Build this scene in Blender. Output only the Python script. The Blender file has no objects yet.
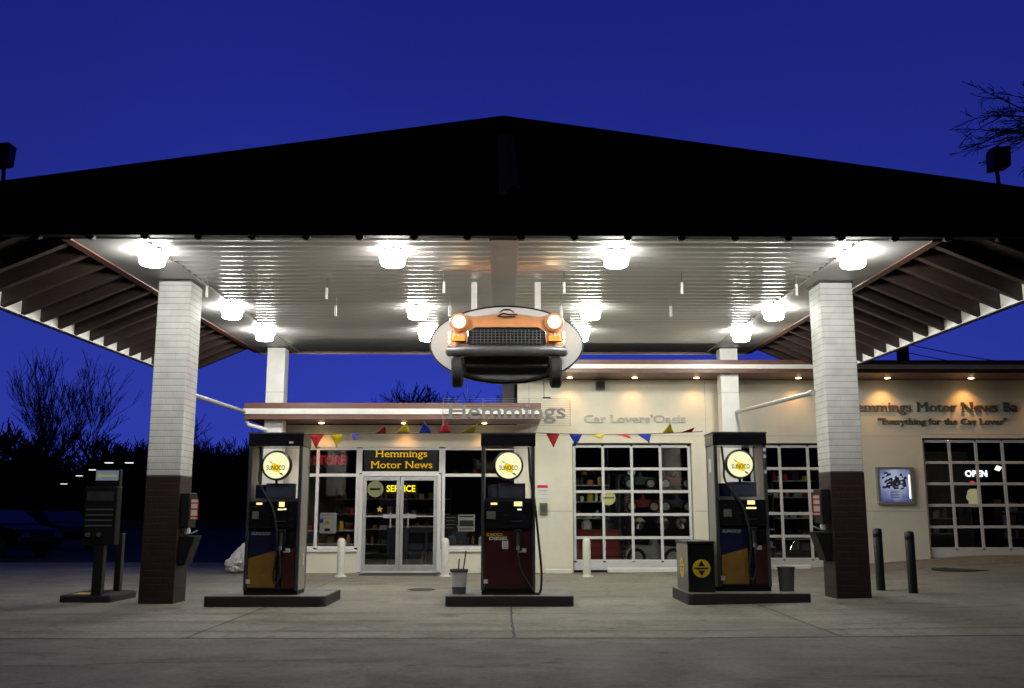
import bpy, bmesh, math, random
from mathutils import Vector, Matrix
random.seed(7)
D = bpy.data
sc = bpy.context.scene
COL = sc.collection
R = math.radians

# ------------------------------------------------------------------ materials
MATS = {}
def _nt(name):
    m = D.materials.new(name); m.use_nodes = True
    nt = m.node_tree; nt.nodes.clear()
    out = nt.nodes.new('ShaderNodeOutputMaterial')
    MATS[name] = m
    return m, nt, out
def N(nt, t, **kw):
    n = nt.nodes.new(t)
    for k, v in kw.items(): setattr(n, k, v)
    return n
def pmat(name, c, rough=.6, var=.15, scale=3, bump=.0, bscale=60, metal=0.0, spec=.5, c2=None, coat=0, stretch=None):
    m, nt, out = _nt(name); L = nt.links.new
    b = N(nt, 'ShaderNodeBsdfPrincipled'); L(b.outputs[0], out.inputs[0])
    b.inputs['Roughness'].default_value = rough; b.inputs['Metallic'].default_value = metal
    b.inputs['Specular IOR Level'].default_value = spec; b.inputs['Coat Weight'].default_value = coat
    tc = N(nt, 'ShaderNodeTexCoord'); vec = tc.outputs['Object']
    if stretch:
        mp = N(nt, 'ShaderNodeMapping'); mp.inputs['Scale'].default_value = stretch; L(vec, mp.inputs['Vector']); vec = mp.outputs[0]
    nz = N(nt, 'ShaderNodeTexNoise'); nz.inputs['Scale'].default_value = scale; nz.inputs['Detail'].default_value = 6
    nz.inputs['Roughness'].default_value = .65
    L(vec, nz.inputs['Vector'])
    mr = N(nt, 'ShaderNodeMapRange'); mr.inputs[1].default_value = .3; mr.inputs[2].default_value = .7
    L(nz.outputs[0], mr.inputs[0])
    mx = N(nt, 'ShaderNodeMix', data_type='RGBA')
    lo = c2 or [x*(1-var*1.3) for x in c]; hi = c if c2 else [min(1, x*(1+var*.6)) for x in c]
    mx.inputs[6].default_value = (*lo, 1); mx.inputs[7].default_value = (*hi, 1)
    L(mr.outputs[0], mx.inputs[0]); L(mx.outputs[2], b.inputs['Base Color'])
    rr = N(nt, 'ShaderNodeMapRange'); rr.inputs[3].default_value = max(.02, rough*.82); rr.inputs[4].default_value = min(1, rough*1.15)
    L(nz.outputs[0], rr.inputs[0]); L(rr.outputs[0], b.inputs['Roughness'])
    if bump:
        n2 = N(nt, 'ShaderNodeTexNoise'); n2.inputs['Scale'].default_value = bscale; n2.inputs['Detail'].default_value = 4
        L(vec, n2.inputs['Vector'])
        bp = N(nt, 'ShaderNodeBump'); bp.inputs['Strength'].default_value = bump; bp.inputs['Distance'].default_value = .02
        L(n2.outputs[0], bp.inputs['Height']); L(bp.outputs[0], b.inputs['Normal'])
    return m
def emit(name, c, s):
    m, nt, out = _nt(name)
    e = N(nt, 'ShaderNodeEmission'); e.inputs[0].default_value = (*c, 1); e.inputs[1].default_value = s
    nt.links.new(e.outputs[0], out.inputs[0]); return m
ROW = .098
def brickmat(name, c1, c2, mortar, rough, bump=.5, var=.2, line=(.3, .3, .29)):
    m, nt, out = _nt(name); L = nt.links.new
    b = N(nt, 'ShaderNodeBsdfPrincipled'); L(b.outputs[0], out.inputs[0]); b.inputs['Roughness'].default_value = rough
    tc = N(nt, 'ShaderNodeTexCoord'); sx = N(nt, 'ShaderNodeSeparateXYZ'); L(tc.outputs['Object'], sx.inputs[0])
    ad = N(nt, 'ShaderNodeMath', operation='ADD'); L(sx.outputs[0], ad.inputs[0]); L(sx.outputs[1], ad.inputs[1])
    cb = N(nt, 'ShaderNodeCombineXYZ'); L(ad.outputs[0], cb.inputs[0]); L(sx.outputs[2], cb.inputs[1])
    bt = N(nt, 'ShaderNodeTexBrick'); L(cb.outputs[0], bt.inputs['Vector'])
    bt.inputs['Color1'].default_value = (*c1, 1); bt.inputs['Color2'].default_value = (*c2, 1); bt.inputs['Mortar'].default_value = (*mortar, 1)
    bt.inputs['Scale'].default_value = 1; bt.inputs['Brick Width'].default_value = .21; bt.inputs['Row Height'].default_value = ROW
    bt.inputs['Mortar Size'].default_value = .007; bt.inputs['Mortar Smooth'].default_value = .3
    nz = N(nt, 'ShaderNodeTexNoise'); nz.inputs['Scale'].default_value = 2.2; nz.inputs['Detail'].default_value = 7; L(tc.outputs['Object'], nz.inputs['Vector'])
    mr = N(nt, 'ShaderNodeMapRange'); mr.inputs[1].default_value = .3; mr.inputs[2].default_value = .7; mr.inputs[3].default_value = 1-var; L(nz.outputs[0], mr.inputs[0])
    mx = N(nt, 'ShaderNodeMix', data_type='RGBA', blend_type='MULTIPLY'); mx.inputs[0].default_value = 1
    fz = N(nt, 'ShaderNodeMath', operation='FRACT'); dz = N(nt, 'ShaderNodeMath', operation='DIVIDE'); L(sx.outputs[2], dz.inputs[0]); dz.inputs[1].default_value = ROW; L(dz.outputs[0], fz.inputs[0])
    ln = N(nt, 'ShaderNodeMapRange'); ln.inputs[1].default_value = .05; ln.inputs[2].default_value = .13; ln.inputs[3].default_value = 1; ln.inputs[4].default_value = 0; L(fz.outputs[0], ln.inputs[0])
    lm = N(nt, 'ShaderNodeMix', data_type='RGBA'); L(ln.outputs[0], lm.inputs[0]); L(bt.outputs[0], lm.inputs[6]); lm.inputs[7].default_value = (*line, 1)
    L(lm.outputs[2], mx.inputs[6]); L(mr.outputs[0], mx.inputs[7]); L(mx.outputs[2], b.inputs['Base Color'])
    n2 = N(nt, 'ShaderNodeTexNoise'); n2.inputs['Scale'].default_value = 45; L(tc.outputs['Object'], n2.inputs['Vector'])
    sb = N(nt, 'ShaderNodeMath', operation='MULTIPLY_ADD'); L(n2.outputs[0], sb.inputs[0]); sb.inputs[1].default_value = .35
    iv = N(nt, 'ShaderNodeMath', operation='SUBTRACT'); iv.inputs[0].default_value = 1; L(bt.outputs['Fac'], iv.inputs[1]); L(iv.outputs[0], sb.inputs[2])
    bp = N(nt, 'ShaderNodeBump'); bp.inputs['Strength'].default_value = bump; bp.inputs['Distance'].default_value = .008
    L(sb.outputs[0], bp.inputs['Height']); L(bp.outputs[0], b.inputs['Normal'])
    return m
def glassmat(name, tint=(.86, .9, .88), gl=1.0):
    m, nt, out = _nt(name); L = nt.links.new
    t = N(nt, 'ShaderNodeBsdfTransparent'); t.inputs[0].default_value = (*tint, 1)
    g = N(nt, 'ShaderNodeBsdfGlossy'); g.inputs['Roughness'].default_value = .01; g.inputs[0].default_value = (gl, gl, gl, 1)
    fr = N(nt, 'ShaderNodeFresnel'); fr.inputs[0].default_value = 1.6
    mx = N(nt, 'ShaderNodeMixShader'); L(fr.outputs[0], mx.inputs[0]); L(t.outputs[0], mx.inputs[1]); L(g.outputs[0], mx.inputs[2]); L(mx.outputs[0], out.inputs[0])
    return m
def groundmat(name, base, dark, light, rough, stain=.5, slab=0.0, spec=.5):
    m, nt, out = _nt(name); L = nt.links.new
    b = N(nt, 'ShaderNodeBsdfPrincipled'); L(b.outputs[0], out.inputs[0])
    b.inputs['Specular IOR Level'].default_value = spec
    tc = N(nt, 'ShaderNodeTexCoord'); v = tc.outputs['Object']
    def noise(s, d=8, r=.6, dist=0, sc=None):
        n = N(nt, 'ShaderNodeTexNoise'); n.inputs['Scale'].default_value = s; n.inputs['Detail'].default_value = d; n.inputs['Roughness'].default_value = r; n.inputs['Distortion'].default_value = dist
        if sc:
            mp = N(nt, 'ShaderNodeMapping'); mp.inputs['Scale'].default_value = sc; L(v, mp.inputs['Vector']); L(mp.outputs[0], n.inputs['Vector'])
        else: L(v, n.inputs['Vector'])
        return n.outputs[0]
    def mrange(x, a, c, d=0., e=1.):
        r_ = N(nt, 'ShaderNodeMapRange'); r_.inputs[1].default_value = a; r_.inputs[2].default_value = c; r_.inputs[3].default_value = d; r_.inputs[4].default_value = e
        L(x, r_.inputs[0]); return r_.outputs[0]
    def mix(f, a, c):
        x = N(nt, 'ShaderNodeMix', data_type='RGBA')
        if hasattr(f, 'links'): L(f, x.inputs[0])
        for s_, k in ((a, 6), (c, 7)):
            if isinstance(s_, tuple): x.inputs[k].default_value = (*s_, 1)
            else: L(s_, x.inputs[k])
        return x.outputs[2]
    c1 = mix(mrange(noise(.55, 8, .65, .6), .32, .68), dark, light)
    c2 = mix(mrange(noise(7, 8, .7), .38, .7, 0, .75), c1, base)
    st = mrange(noise(1.1, 5, .7, 1.2, (.6, 1.6, 1)), .56, .68, 0, stain)
    c3 = mix(st, c2, tuple(x*.32 for x in dark))
    sp = mrange(noise(140, 2, .5), .58, .75, 0, .55)
    c4 = mix(sp, c3, tuple(min(1, x*1.9) for x in light))
    md = mrange(noise(16, 6, .75), .40, .66, 0, .55)
    c4 = mix(md, c4, tuple(x*.55 for x in dark))
    ty = mrange(noise(.9, 4, .6, .3, (.12, 1.9, 1)), .55, .70, 0, .30)
    c4 = mix(ty, c4, tuple(x*.4 for x in dark))
    # small dark gum and oil spots
    vo = N(nt, 'ShaderNodeTexVoronoi'); vo.inputs['Scale'].default_value = 1.7; L(v, vo.inputs['Vector'])
    c5 = mix(mrange(vo.outputs['Distance'], .05, .13, .6, 0), c4, tuple(x*.3 for x in dark))
    bk = N(nt, 'ShaderNodeTexBrick'); bk.inputs['Scale'].default_value = 1; bk.inputs['Brick Width'].default_value = 3.47; bk.inputs['Row Height'].default_value = 3.1; bk.inputs['Mortar Size'].default_value = .0; bk.offset = 0
    bk.inputs['Color1'].default_value = (.82, .82, .82, 1); bk.inputs['Color2'].default_value = (1.12, 1.12, 1.12, 1); L(v, bk.inputs['Vector'])
    wv = N(nt, 'ShaderNodeTexVoronoi', feature='DISTANCE_TO_EDGE'); wv.inputs['Scale'].default_value = .42
    wn = N(nt, 'ShaderNodeTexNoise'); wn.inputs['Scale'].default_value = 1.6; wn.inputs['Detail'].default_value = 6; L(v, wn.inputs['Vector'])
    wa = N(nt, 'ShaderNodeVectorMath', operation='MULTIPLY_ADD'); L(wn.outputs['Color'], wa.inputs[0]); wa.inputs[1].default_value = (.9, .9, 0); L(v, wa.inputs[2]); L(wa.outputs[0], wv.inputs['Vector'])
    c6 = mix(mrange(wv.outputs['Distance'], .004, .012, .38*slab, 0), c5, tuple(x*.35 for x in dark))
    ms = N(nt, 'ShaderNodeMix', data_type='RGBA', blend_type='MULTIPLY'); ms.inputs[0].default_value = slab; L(c6, ms.inputs[6]); L(bk.outputs[0], ms.inputs[7])
    L(ms.outputs[2], b.inputs['Base Color'])
    L(mrange(noise(1.7, 5, .6), .3, .7, rough-.16, rough+.1), b.inputs['Roughness'])
    bp = N(nt, 'ShaderNodeBump'); bp.inputs['Strength'].default_value = .45; bp.inputs['Distance'].default_value = .012
    L(noise(70, 5, .7), bp.inputs['Height']); L(bp.outputs[0], b.inputs['Normal'])
    return m

asphalt = groundmat('asphalt', (.066, .058, .044), (.048, .043, .034), (.088, .078, .060), .9, .35, 0, .08)
concrete = groundmat('concrete', (.215, .203, .165), (.135, .127, .104), (.285, .268, .215), .78, .75, .8)
road_m = groundmat('worn_road', (.150, .146, .132), (.10, .097, .09), (.195, .19, .17), .85, .7, .35)
joint_m = pmat('joint_tar', (.055, .053, .05), .85, .4, 3)
white_brick = brickmat('white_brick', (.76, .76, .73), (.74, .74, .71), (.71, .71, .68), .5, .45, .32, (.38, .38, .365))
brown_brick = brickmat('brown_brick', (.027, .0105, .009), (.022, .0085, .0075), (.018, .008, .0075), .6, .5, .3, (.014, .008, .008))
white_paint = pmat('white_paint', (.78, .77, .73), .45, .08, 4, .05)
cream = pmat('cream_stucco', (.73, .70, .58), .75, .07, 1.6, .12, 90)
frame_white = pmat('frame_white', (.66, .67, .68), .35, .06, 5)
alu = pmat('aluminium', (.62, .63, .64), .35, .08, 6, metal=.6)
black_roof = pmat('black_fascia', (.006, .005, .005), .75, .3, 2, spec=.25)
roof_m = pmat('roof_shingle', (.03, .028, .03), .9, .3, 8, .5, 40)
rafter_m = pmat('rafter_brown', (.040, .023, .019), .6, .3, 5, .15, 30, stretch=(1, 6, 6))
deck_m = pmat('deck_brown', (.024, .014, .012), .7, .3, 4)
trim_brown = pmat('trim_brown', (.15, .068, .05), .45, .15, 3)
ceil_m = pmat('corrugated_metal', (.70, .70, .69), .30, .05, .5, metal=.88)
beam_m = pmat('beam_grey', (.42, .41, .38), .5, .12, 3, metal=.25)
beam_dark = pmat('beam_taupe', (.56, .55, .51), .30, .12, 2, metal=.88)
panel_m = pmat('edge_panel_grey', (.40, .40, .39), .42, .15, 2, metal=.3)
black_m = pmat('black_paint', (.012, .012, .014), .38, .25, 5)
black_gloss = pmat('black_gloss', (.010, .010, .012), .16, .2, 5)
black_plastic = pmat('black_plastic', (.006, .006, .007), .6, .2, 8, .1, spec=.3)
rubber = pmat('rubber', (.014, .014, .014), .75, .2, 20, .2)
steel = pmat('brushed_steel', (.33, .32, .29), .36, .18, 4, metal=.35, stretch=(8, 8, .6))
dark_steel = pmat('dark_steel', (.10, .10, .105), .4, .2, 6, metal=.6)
chrome = pmat('chrome', (.66, .66, .66), .12, .08, 6, metal=1)
bumper_m = pmat('dull_chrome', (.17, .175, .18), .42, .12, 6, metal=.5)
orange = pmat('peach_paint', (.70, .31, .13), .36, .08, 3, coat=.3)
blue_p = pmat('blue_panel', (.009, .009, .042), .3, .12, 3)
red_p = pmat('red_panel', (.045, .007, .010), .32, .15, 3)
redbrown = pmat('redbrown_panel', (.055, .014, .011), .35, .2, 4)
yellow_p = pmat('yellow_panel', (.26, .19, .025), .4, .3, 3, c2=(.22, .075, .02))
yellow_m = pmat('yellow_paint', (.65, .47, .02), .45, .12, 6)
greyblue = pmat('navy_grey', (.05, .055, .085), .4, .15, 4)
green_tag = pmat('green_tag', (.10, .13, .08), .5, .1, 6)
white_print = pmat('white_print', (.7, .7, .68), .5, .05, 6)
grey_letter = pmat('grey_letter', (.36, .36, .34), .45, .1, 6)
pale_letter = pmat('pale_letter', (.46, .455, .42), .4, .06, 6)
dark_letter = pmat('dark_letter', (.11, .10, .09), .5, .1, 6)
gold_letter_glow = emit('gold_letter_glow', (1.0, .60, .03), .62)  # letters shine by their own emission instead of being lit
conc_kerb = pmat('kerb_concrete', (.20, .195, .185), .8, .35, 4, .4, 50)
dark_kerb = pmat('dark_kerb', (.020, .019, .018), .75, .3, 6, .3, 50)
post_pale = pmat('pale_post_paint', (.7, .69, .63), .5, .12, 7, .1)
dark_post = pmat('dark_post_paint', (.010, .010, .011), .5, .25, 7, .1)
bin_grey = pmat('grey_plastic', (.10, .10, .105), .5, .2, 7, .1)
bucket_m = pmat('white_plastic', (.76, .77, .78), .45, .15, 6)
bark = pmat('bark', (.035, .029, .026), .9, .3, 10)
bark2 = pmat('bark_far', (.022, .020, .020), .9, .3, 10)
f_red = pmat('flag_red', (.60, .02, .03), .6, .1, 9)
f_yel = pmat('flag_yellow', (.68, .52, .01), .6, .1, 9)
f_blue = pmat('flag_blue', (.02, .04, .50), .6, .1, 9)
int_wall = pmat('interior_wall', (.14, .13, .12), .8, .15, 2)
int_floor = pmat('interior_floor', (.14, .13, .125), .5, .2, 3)
glass = glassmat('window_glass', (.95, .96, .95))
bag_m = pmat('plastic_bag', (.80, .80, .82), .35, .12, 9, .4, 25)
car_dark = pmat('car_paint_dark', (.006, .006, .007), .5, .1, 4, spec=.2)
car_red = pmat('toy_red', (.20, .022, .02), .3, .1, 4)
toy_white = pmat('toy_white', (.45, .45, .43), .35, .1, 4)
toy_green = pmat('toy_green', (.05, .11, .08), .35, .1, 4)
wood = pmat('wood', (.22, .12, .06), .6, .25, 4, .1, stretch=(1, 8, 8))
flood_m = pmat('flood_black', (.012, .012, .013), .6, .2, 5)
vent_m = pmat('vent_grey', (.16, .16, .17), .5, .15, 4)

LS = 112
lamp_cool = emit('lamp_white', (1.0, .985, .92), LS)
lamp_pink = emit('lamp_pinkish', (1.0, .93, .88), LS)
lamp_green = emit('lamp_greenish', (.95, 1.0, .84), LS)
down_e = emit('downlight_glow', (1.0, .66, .32), 22)
head_e = emit('headlight_glow', (1.0, .74, .40), 7.0)
amber_e = emit('amber_glow', (1.0, .42, .08), 1.3)
globe_e = emit('globe_glow', (1.0, .97, .56), 1.0)
disp_e = emit('display_glow', (1.0, .85, .33), 1.3)
disp_w = emit('display_white', (1.0, .93, .72), 1.2)
disp_dim = pmat('display_off', (.13, .15, .11), .3)
neon_y = emit('neon_yellow', (1.0, .82, .03), 1.5)
neon_r = emit('neon_red', (1.0, .04, .05), .75)
neon_rd = emit('neon_red_dim', (1.0, .03, .05), .30)
neon_w = emit('neon_white', (.9, .97, 1.0), 2.6)
neon_p = emit('neon_pink', (1.0, .13, .3), 1.0)
street_e = emit('street_glow', (.95, .97, 1.0), 1.2)
tag_e = emit('lit_topper', (.24, .30, .42), .45)
# ------------------------------------------------------------------ mesh builder
SHEAR = .016
class MB:
    def __init__(s): s.v = []; s.f = []; s.mi = []; s.cur = 0
    def add(s, vs, fs):
        o = len(s.v); s.v += [tuple(p) for p in vs]
        for f in fs: s.f.append([i+o for i in f]); s.mi.append(s.cur)
        return s
    def box(s, x0, x1, y0, y1, z0, z1):
        return s.add([(x0,y0,z0),(x1,y0,z0),(x1,y1,z0),(x0,y1,z0),(x0,y0,z1),(x1,y0,z1),(x1,y1,z1),(x0,y1,z1)],
                     [(0,3,2,1),(4,5,6,7),(0,1,5,4),(1,2,6,5),(2,3,7,6),(3,0,4,7)])
    def prism(s, poly, y0, y1):           # polygon in XZ, extruded along Y
        n = len(poly)
        return s.add([(x,y0,z) for x,z in poly]+[(x,y1,z) for x,z in poly],
                     [tuple(range(n)), tuple(range(2*n-1, n-1, -1))]+[(i,(i+n),(i+1)%n+n,(i+1)%n) for i in range(n)])
    def prismx(s, poly, x0, x1):          # polygon in YZ, extruded along X
        n = len(poly)
        return s.add([(x0,y,z) for y,z in poly]+[(x1,y,z) for y,z in poly],
                     [tuple(range(n-1,-1,-1)), tuple(range(n, 2*n))]+[(i,(i+1)%n,(i+1)%n+n,i+n) for i in range(n)])
    def prismz(s, poly, z0, z1):
        n = len(poly)
        return s.add([(x,y,z0) for x,y in poly]+[(x,y,z1) for x,y in poly],
                     [tuple(range(n-1,-1,-1)), tuple(range(n, 2*n))]+[(i,(i+1)%n,(i+1)%n+n,i+n) for i in range(n)])
    def tube(s, pts, r, n=8, caps=True):
        pts = [Vector(p) for p in pts]; rs = r if isinstance(r, (list, tuple)) else [r]*len(pts)
        vs = []; prev = None
        for i, p in enumerate(pts):
            d = (pts[min(i+1, len(pts)-1)]-pts[max(i-1, 0)]).normalized()
            if prev is None:
                a = Vector((0,0,1)) if abs(d.z) < .9 else Vector((1,0,0)); u = d.cross(a).normalized()
            else:
                u = (prev - d*prev.dot(d)).normalized()
            prev = u; w = d.cross(u)
            for k in range(n):
                t = 2*math.pi*k/n; vs.append(p + (u*math.cos(t)+w*math.sin(t))*rs[i])
        fs = []
        for i in range(len(pts)-1):
            for k in range(n):
                fs.append((i*n+k, i*n+(k+1)%n, (i+1)*n+(k+1)%n, (i+1)*n+k))
        if caps: fs += [tuple(range(n-1,-1,-1)), tuple(range((len(pts)-1)*n, len(pts)*n))]
        return s.add(vs, fs)
    def lathe(s, prof, cx, cy, n=20, axis='z', cz=0):   # prof: [(r, h)] along axis
        vs = []; fs = []
        for r, h in prof:
            for k in range(n):
                t = 2*math.pi*k/n; a, b = r*math.cos(t), r*math.sin(t)
                vs.append((cx+a, cy+b, h) if axis == 'z' else ((cx+a, h, cz+b) if axis == 'y' else (h, cy+a, cz+b)))
        m = len(prof)
        for i in range(m-1):
            for k in range(n):
                f = (i*n+k, i*n+(k+1)%n, (i+1)*n+(k+1)%n, (i+1)*n+k)
                fs.append(f if axis != 'y' else f[::-1])
        fs += [tuple(range(n-1,-1,-1)), tuple(range((m-1)*n, m*n))]
        return s.add(vs, fs)
    def ell(s, cx, cz, a, b, y0, y1, n=64, t0=0, t1=2*math.pi):
        poly = [(cx+a*math.cos(t0+(t1-t0)*k/n), cz+b*math.sin(t0+(t1-t0)*k/n)) for k in range(n)]
        return s.prism(poly, y0, y1)
    def build(s, name, mat, parent=None, smooth=False, bevel=0, org=None):
        me = D.meshes.new(name)
        o = Vector((0,0,0)) if org is None else Vector(org)
        if parent is not None and org is None: o = Vector(parent['_o'])
        vv = [(x, y, z+SHEAR*(y-12.3)) for x, y, z in s.v] if parent is not None and parent.name.startswith('fuel_canopy') else s.v
        me.from_pydata([Vector(p)-o for p in vv], [], s.f); me.update()
        bm = bmesh.new(); bm.from_mesh(me); bmesh.ops.recalc_face_normals(bm, faces=bm.faces); bm.to_mesh(me); bm.free()
        for m in (mat if isinstance(mat, (list, tuple)) else [mat]): me.materials.append(m)
        if isinstance(mat, (list, tuple)):
            for p, i in zip(me.polygons, s.mi): p.material_index = i
        if smooth:
            for p in me.polygons: p.use_smooth = True
            if smooth != 'all': me.set_sharp_from_angle(angle=R(38))
        ob = D.objects.new(name, me); COL.objects.link(ob)
        if parent is not None: ob.parent = parent
        else: ob.location = o
        ob['_o'] = tuple(o)
        if bevel:
            b = ob.modifiers.new('bevel', 'BEVEL'); b.width = bevel; b.segments = 2; b.limit_method = 'ANGLE'; b.angle_limit = R(40)
        return ob
def thing(name, label, cat, loc=(0,0,0), group=None):
    o = D.objects.new(name, None); COL.objects.link(o); o.location = loc; o.empty_display_size = .2
    o['_o'] = tuple(loc); tag(o, label, cat, group); return o
def tag(o, label, cat, group=None):
    o['label'] = label; o['category'] = cat
    if group: o['group'] = group
    return o
def struct(o, kind='structure'): o['kind'] = kind; return o

# lettering: built-in font turned into solid mesh, slab serifs added on the stems
def text_geo(s, bold=.0, serif=False, extrude=.5, spacing=1.0):
    cu = D.curves.new('lettering', 'FONT'); cu.body = s; cu.size = 1; cu.offset = bold; cu.extrude = 0; cu.resolution_u = 3; cu.space_character = spacing
    ob = D.objects.new('lettering', cu); COL.objects.link(ob)
    bpy.context.view_layer.update()
    dg = bpy.context.evaluated_depsgraph_get(); me = D.meshes.new_from_object(ob.evaluated_get(dg))
    bm = bmesh.new(); bm.from_mesh(me)
    bmesh.ops.remove_doubles(bm, verts=bm.verts, dist=1e-4)
    sers = []
    if serif:
        for e in bm.edges:
            if len(e.link_faces) != 1: continue
            a, b = e.verts[0].co, e.verts[1].co
            if abs(a.y-b.y) < 1e-3 and .05 < abs(a.x-b.x) < .2:
                y = a.y; f = e.link_faces[0]; up = f.calc_center_median().y > y
                low = abs(y+bold) < .03 or y < .02 and y > -.08
                if low or (not up and y > .42):
                    x0, x1 = sorted((a.x, b.x)); q = .055
                    sers.append((x0-q, x1+q, y, y+(.05 if up else -.05)))
    vs = [v.co.copy() for v in bm.verts]; fs = [[v.index for v in f.verts] for f in bm.faces]
    bound = [(e.verts[0].index, e.verts[1].index) for e in bm.edges if len(e.link_faces) == 1]
    bm.free(); D.objects.remove(ob); D.curves.remove(cu); D.meshes.remove(me)
    return vs, fs, bound, sers
def add_text(mb, s, x0, x1, z0, cap, y, depth=.01, bold=0., serif=False, shear=0., spacing=1., center=None):
    """text from x0 to x1, baseline z0, capital height cap, face at plane y looking to -Y"""
    vs, fs, bd, sers = text_geo(s, bold, serif, spacing=spacing)
    xs = [v.x for v in vs]; a, b = min(xs), max(xs); k = (x1-x0)/(b-a); kz = cap/.72
    T = lambda X, Y, d: (x0+(X-a)*k+shear*Y*kz, y+d, z0+Y*kz)
    n = len(vs)
    mb.add([T(v.x, v.y, 0) for v in vs]+[T(v.x, v.y, depth) for v in vs],
           [list(f) for f in fs]+[[i+n for i in f][::-1] for f in fs]+[[i, j, j+n, i+n] for i, j in bd])
    for p, q, y0, y1 in sers:
        c = [T(p, y0, -.0015), T(q, y0, -.0015), T(q, y1, -.0015), T(p, y1, -.0015)]
        c2 = [(u[0], y+depth-.001, u[2]) for u in c]
        mb.add(c+c2, [(0,1,2,3),(7,6,5,4),(0,4,5,1),(1,5,6,2),(2,6,7,3),(3,7,4,0)])
# ------------------------------------------------------------------ ground
def ss(a, b, x):
    t = max(0, min(1, (x-a)/(b-a))); return t*t*(3-2*t)
def gz(x, y):
    xx = min(max(x, 2), 10.8)
    h = .022*(xx-2)+.05*max(0, xx-7)*ss(16, 22, y)
    return h*ss(8, 15, y)*(1-ss(22.75, 23.4, y))
def rng(a, b, s): return [round(a+i*s, 4) for i in range(int(round((b-a)/s))+1)]
XS = [-700,-300,-150,-80,-50,-30,-20]+rng(-12, 16, .5)+[20,30,50,80,150,300,700]
YS = [-200,-60,-20,-5,0,4,7]+rng(8, 30, .25)+[34,40,50,70,100,150,250,400,900]
def sheet(name, mat, x0, x1, y0, y1, off):
    xs = [x for x in XS if x0 <= x <= x1]; ys = [y for y in YS if y0 <= y <= y1]
    mb = MB(); n = len(xs)
    mb.add([(x, y, gz(x, y)+off) for y in ys for x in xs],
           [(j*n+i, j*n+i+1, (j+1)*n+i+1, (j+1)*n+i) for j in range(len(ys)-1) for i in range(n-1)])
    return struct(mb.build(name, mat, smooth='all'))
sheet('ground', asphalt, -700, 700, -200, 900, 0)
sheet('forecourt', concrete, -30, 30, 10.5, 27.5, .005)
sheet('road', road_m, -300, 300, 4, 10.5, .004)
# tar joints in the slab, following its surface
mb = MB()
def strip(p, q, w, off=.009, wob=.0):
    p, q = Vector(p), Vector(q); d = (q-p).normalized(); nrm = Vector((-d.y, d.x)); n = max(2, int((q-p).length/.25)); vs = []
    for i in range(n+1):
        c = p+(q-p)*i/n + nrm*(random.uniform(-wob, wob)); ww = w*random.uniform(.7, 1.2)
        for s_ in (-1, 1):
            a = c+nrm*s_*ww/2; vs.append((a.x, a.y, gz(a.x, a.y)+off))
    mb.add(vs, [(2*i, 2*i+1, 2*i+3, 2*i+2) for i in range(n)])
strip((-28, 10.62), (28, 10.62), .06, .009, .02)
strip((-28, 11.25), (28, 11.25), .03, .0095, .008)
for x in (-3.35, .12, 3.6, -8.2, 8.6): strip((x, 10.66), (x, 14.1), .032, .010, .01)
for x in (-3.35, .12, 3.6): strip((x, 15.9), (x, 22.2), .022, .010, .005)
for y in (13.2, 17.0, 19.6): strip((-10.5, y), (12, y), .025, .0105, .005)
strip((-9.5, 13.25), (-9.5, 27.2), .03, .010, .01)
strip((1.2, 11.4), (6.2, 11.9), .02, .0115, .05); strip((-6.5, 12.4), (-2.2, 12.1), .018, .0115, .05)
strip((5.5, 9.6), (9, 8.2), .03, .006, .06); strip((-7, 8.4), (-1.5, 9.1), .025, .006, .06)
struct(mb.build('pavement_joints', joint_m))

# ------------------------------------------------------------------ canopy
CZ = 4.89; YF, YB = 12.3, 22.3
can = thing('fuel_canopy', 'wide gabled canopy with black front, corrugated metal ceiling and exposed brown rafters', 'canopy', (0, 17, 0))
rz = lambda x: 6.50-.142*abs(x)
XE = 7.55
mb = MB()
for s_ in (-1, 1):
    a = [(0, 6.50), (s_*XE, rz(XE)), (s_*XE, rz(XE)-.06), (0, 6.44)]
    mb.prism(a, YF+.003, YB+.05)
mb.build('roof', roof_m, can)
mb = MB().prism([(-XE-.02, CZ-.02), (XE+.02, CZ-.02), (XE+.02, rz(XE)+.03), (0, 6.53), (-XE-.02, rz(XE)+.03)], YF-.15, YF)
mb.build('front_fascia', black_roof, can, bevel=.01)
mb = MB().prism([(-5.72, CZ+.1), (5.72, CZ+.1), (XE-.1, rz(XE)-.07), (0, 6.42), (-XE+.1, rz(XE)-.07)], YB-.06, YB)
mb.box(-5.7, 5.7, YB-.03, YB+.03, CZ-.05, CZ+.09)
mb.build('rear_fascia', trim_brown, can)
mb = MB().box(-5.7, 5.7, YB+.032, YB+.045, CZ-.06, CZ-.01); mb.build('edge_strip', steel, can)
# corrugated ceiling: ribs run left to right
mb = MB(); per = .275; n = int((YB-YF)/per*14); xs = [-4.76, -2.4, 0, 2.4, 4.76]; vs = []
for j in range(n+1):
    y = YF+.01+(YB-YF-.08)*j/n; ph = ((y-YF)/per) % 1
    z = CZ+.021*math.cos(2*math.pi*ph)
    vs += [(x, y, z) for x in xs]
mb.add(vs, [(j*5+i, j*5+i+1, (j+1)*5+i+1, (j+1)*5+i) for j in range(n) for i in range(4)])
mb.build('ceiling', ceil_m, can, smooth='all')
for s_ in (-1, 1):
    a, b = sorted((s_*4.755, s_*5.66)); MB().box(a, b, YF+.02, YB-.07, CZ-.030, CZ+.2).build('edge_panel', panel_m, can)
    a, b = sorted((s_*4.735, s_*4.775)); MB().box(a, b, YF+.022, YB-.072, CZ-.036, CZ+.18).build('seam_strip', beam_m, can)
MB().box(-.17, .20, YF+.02, YB-.07, CZ-.034, CZ+.2).build('beam', panel_m, can, bevel=.006)
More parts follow.
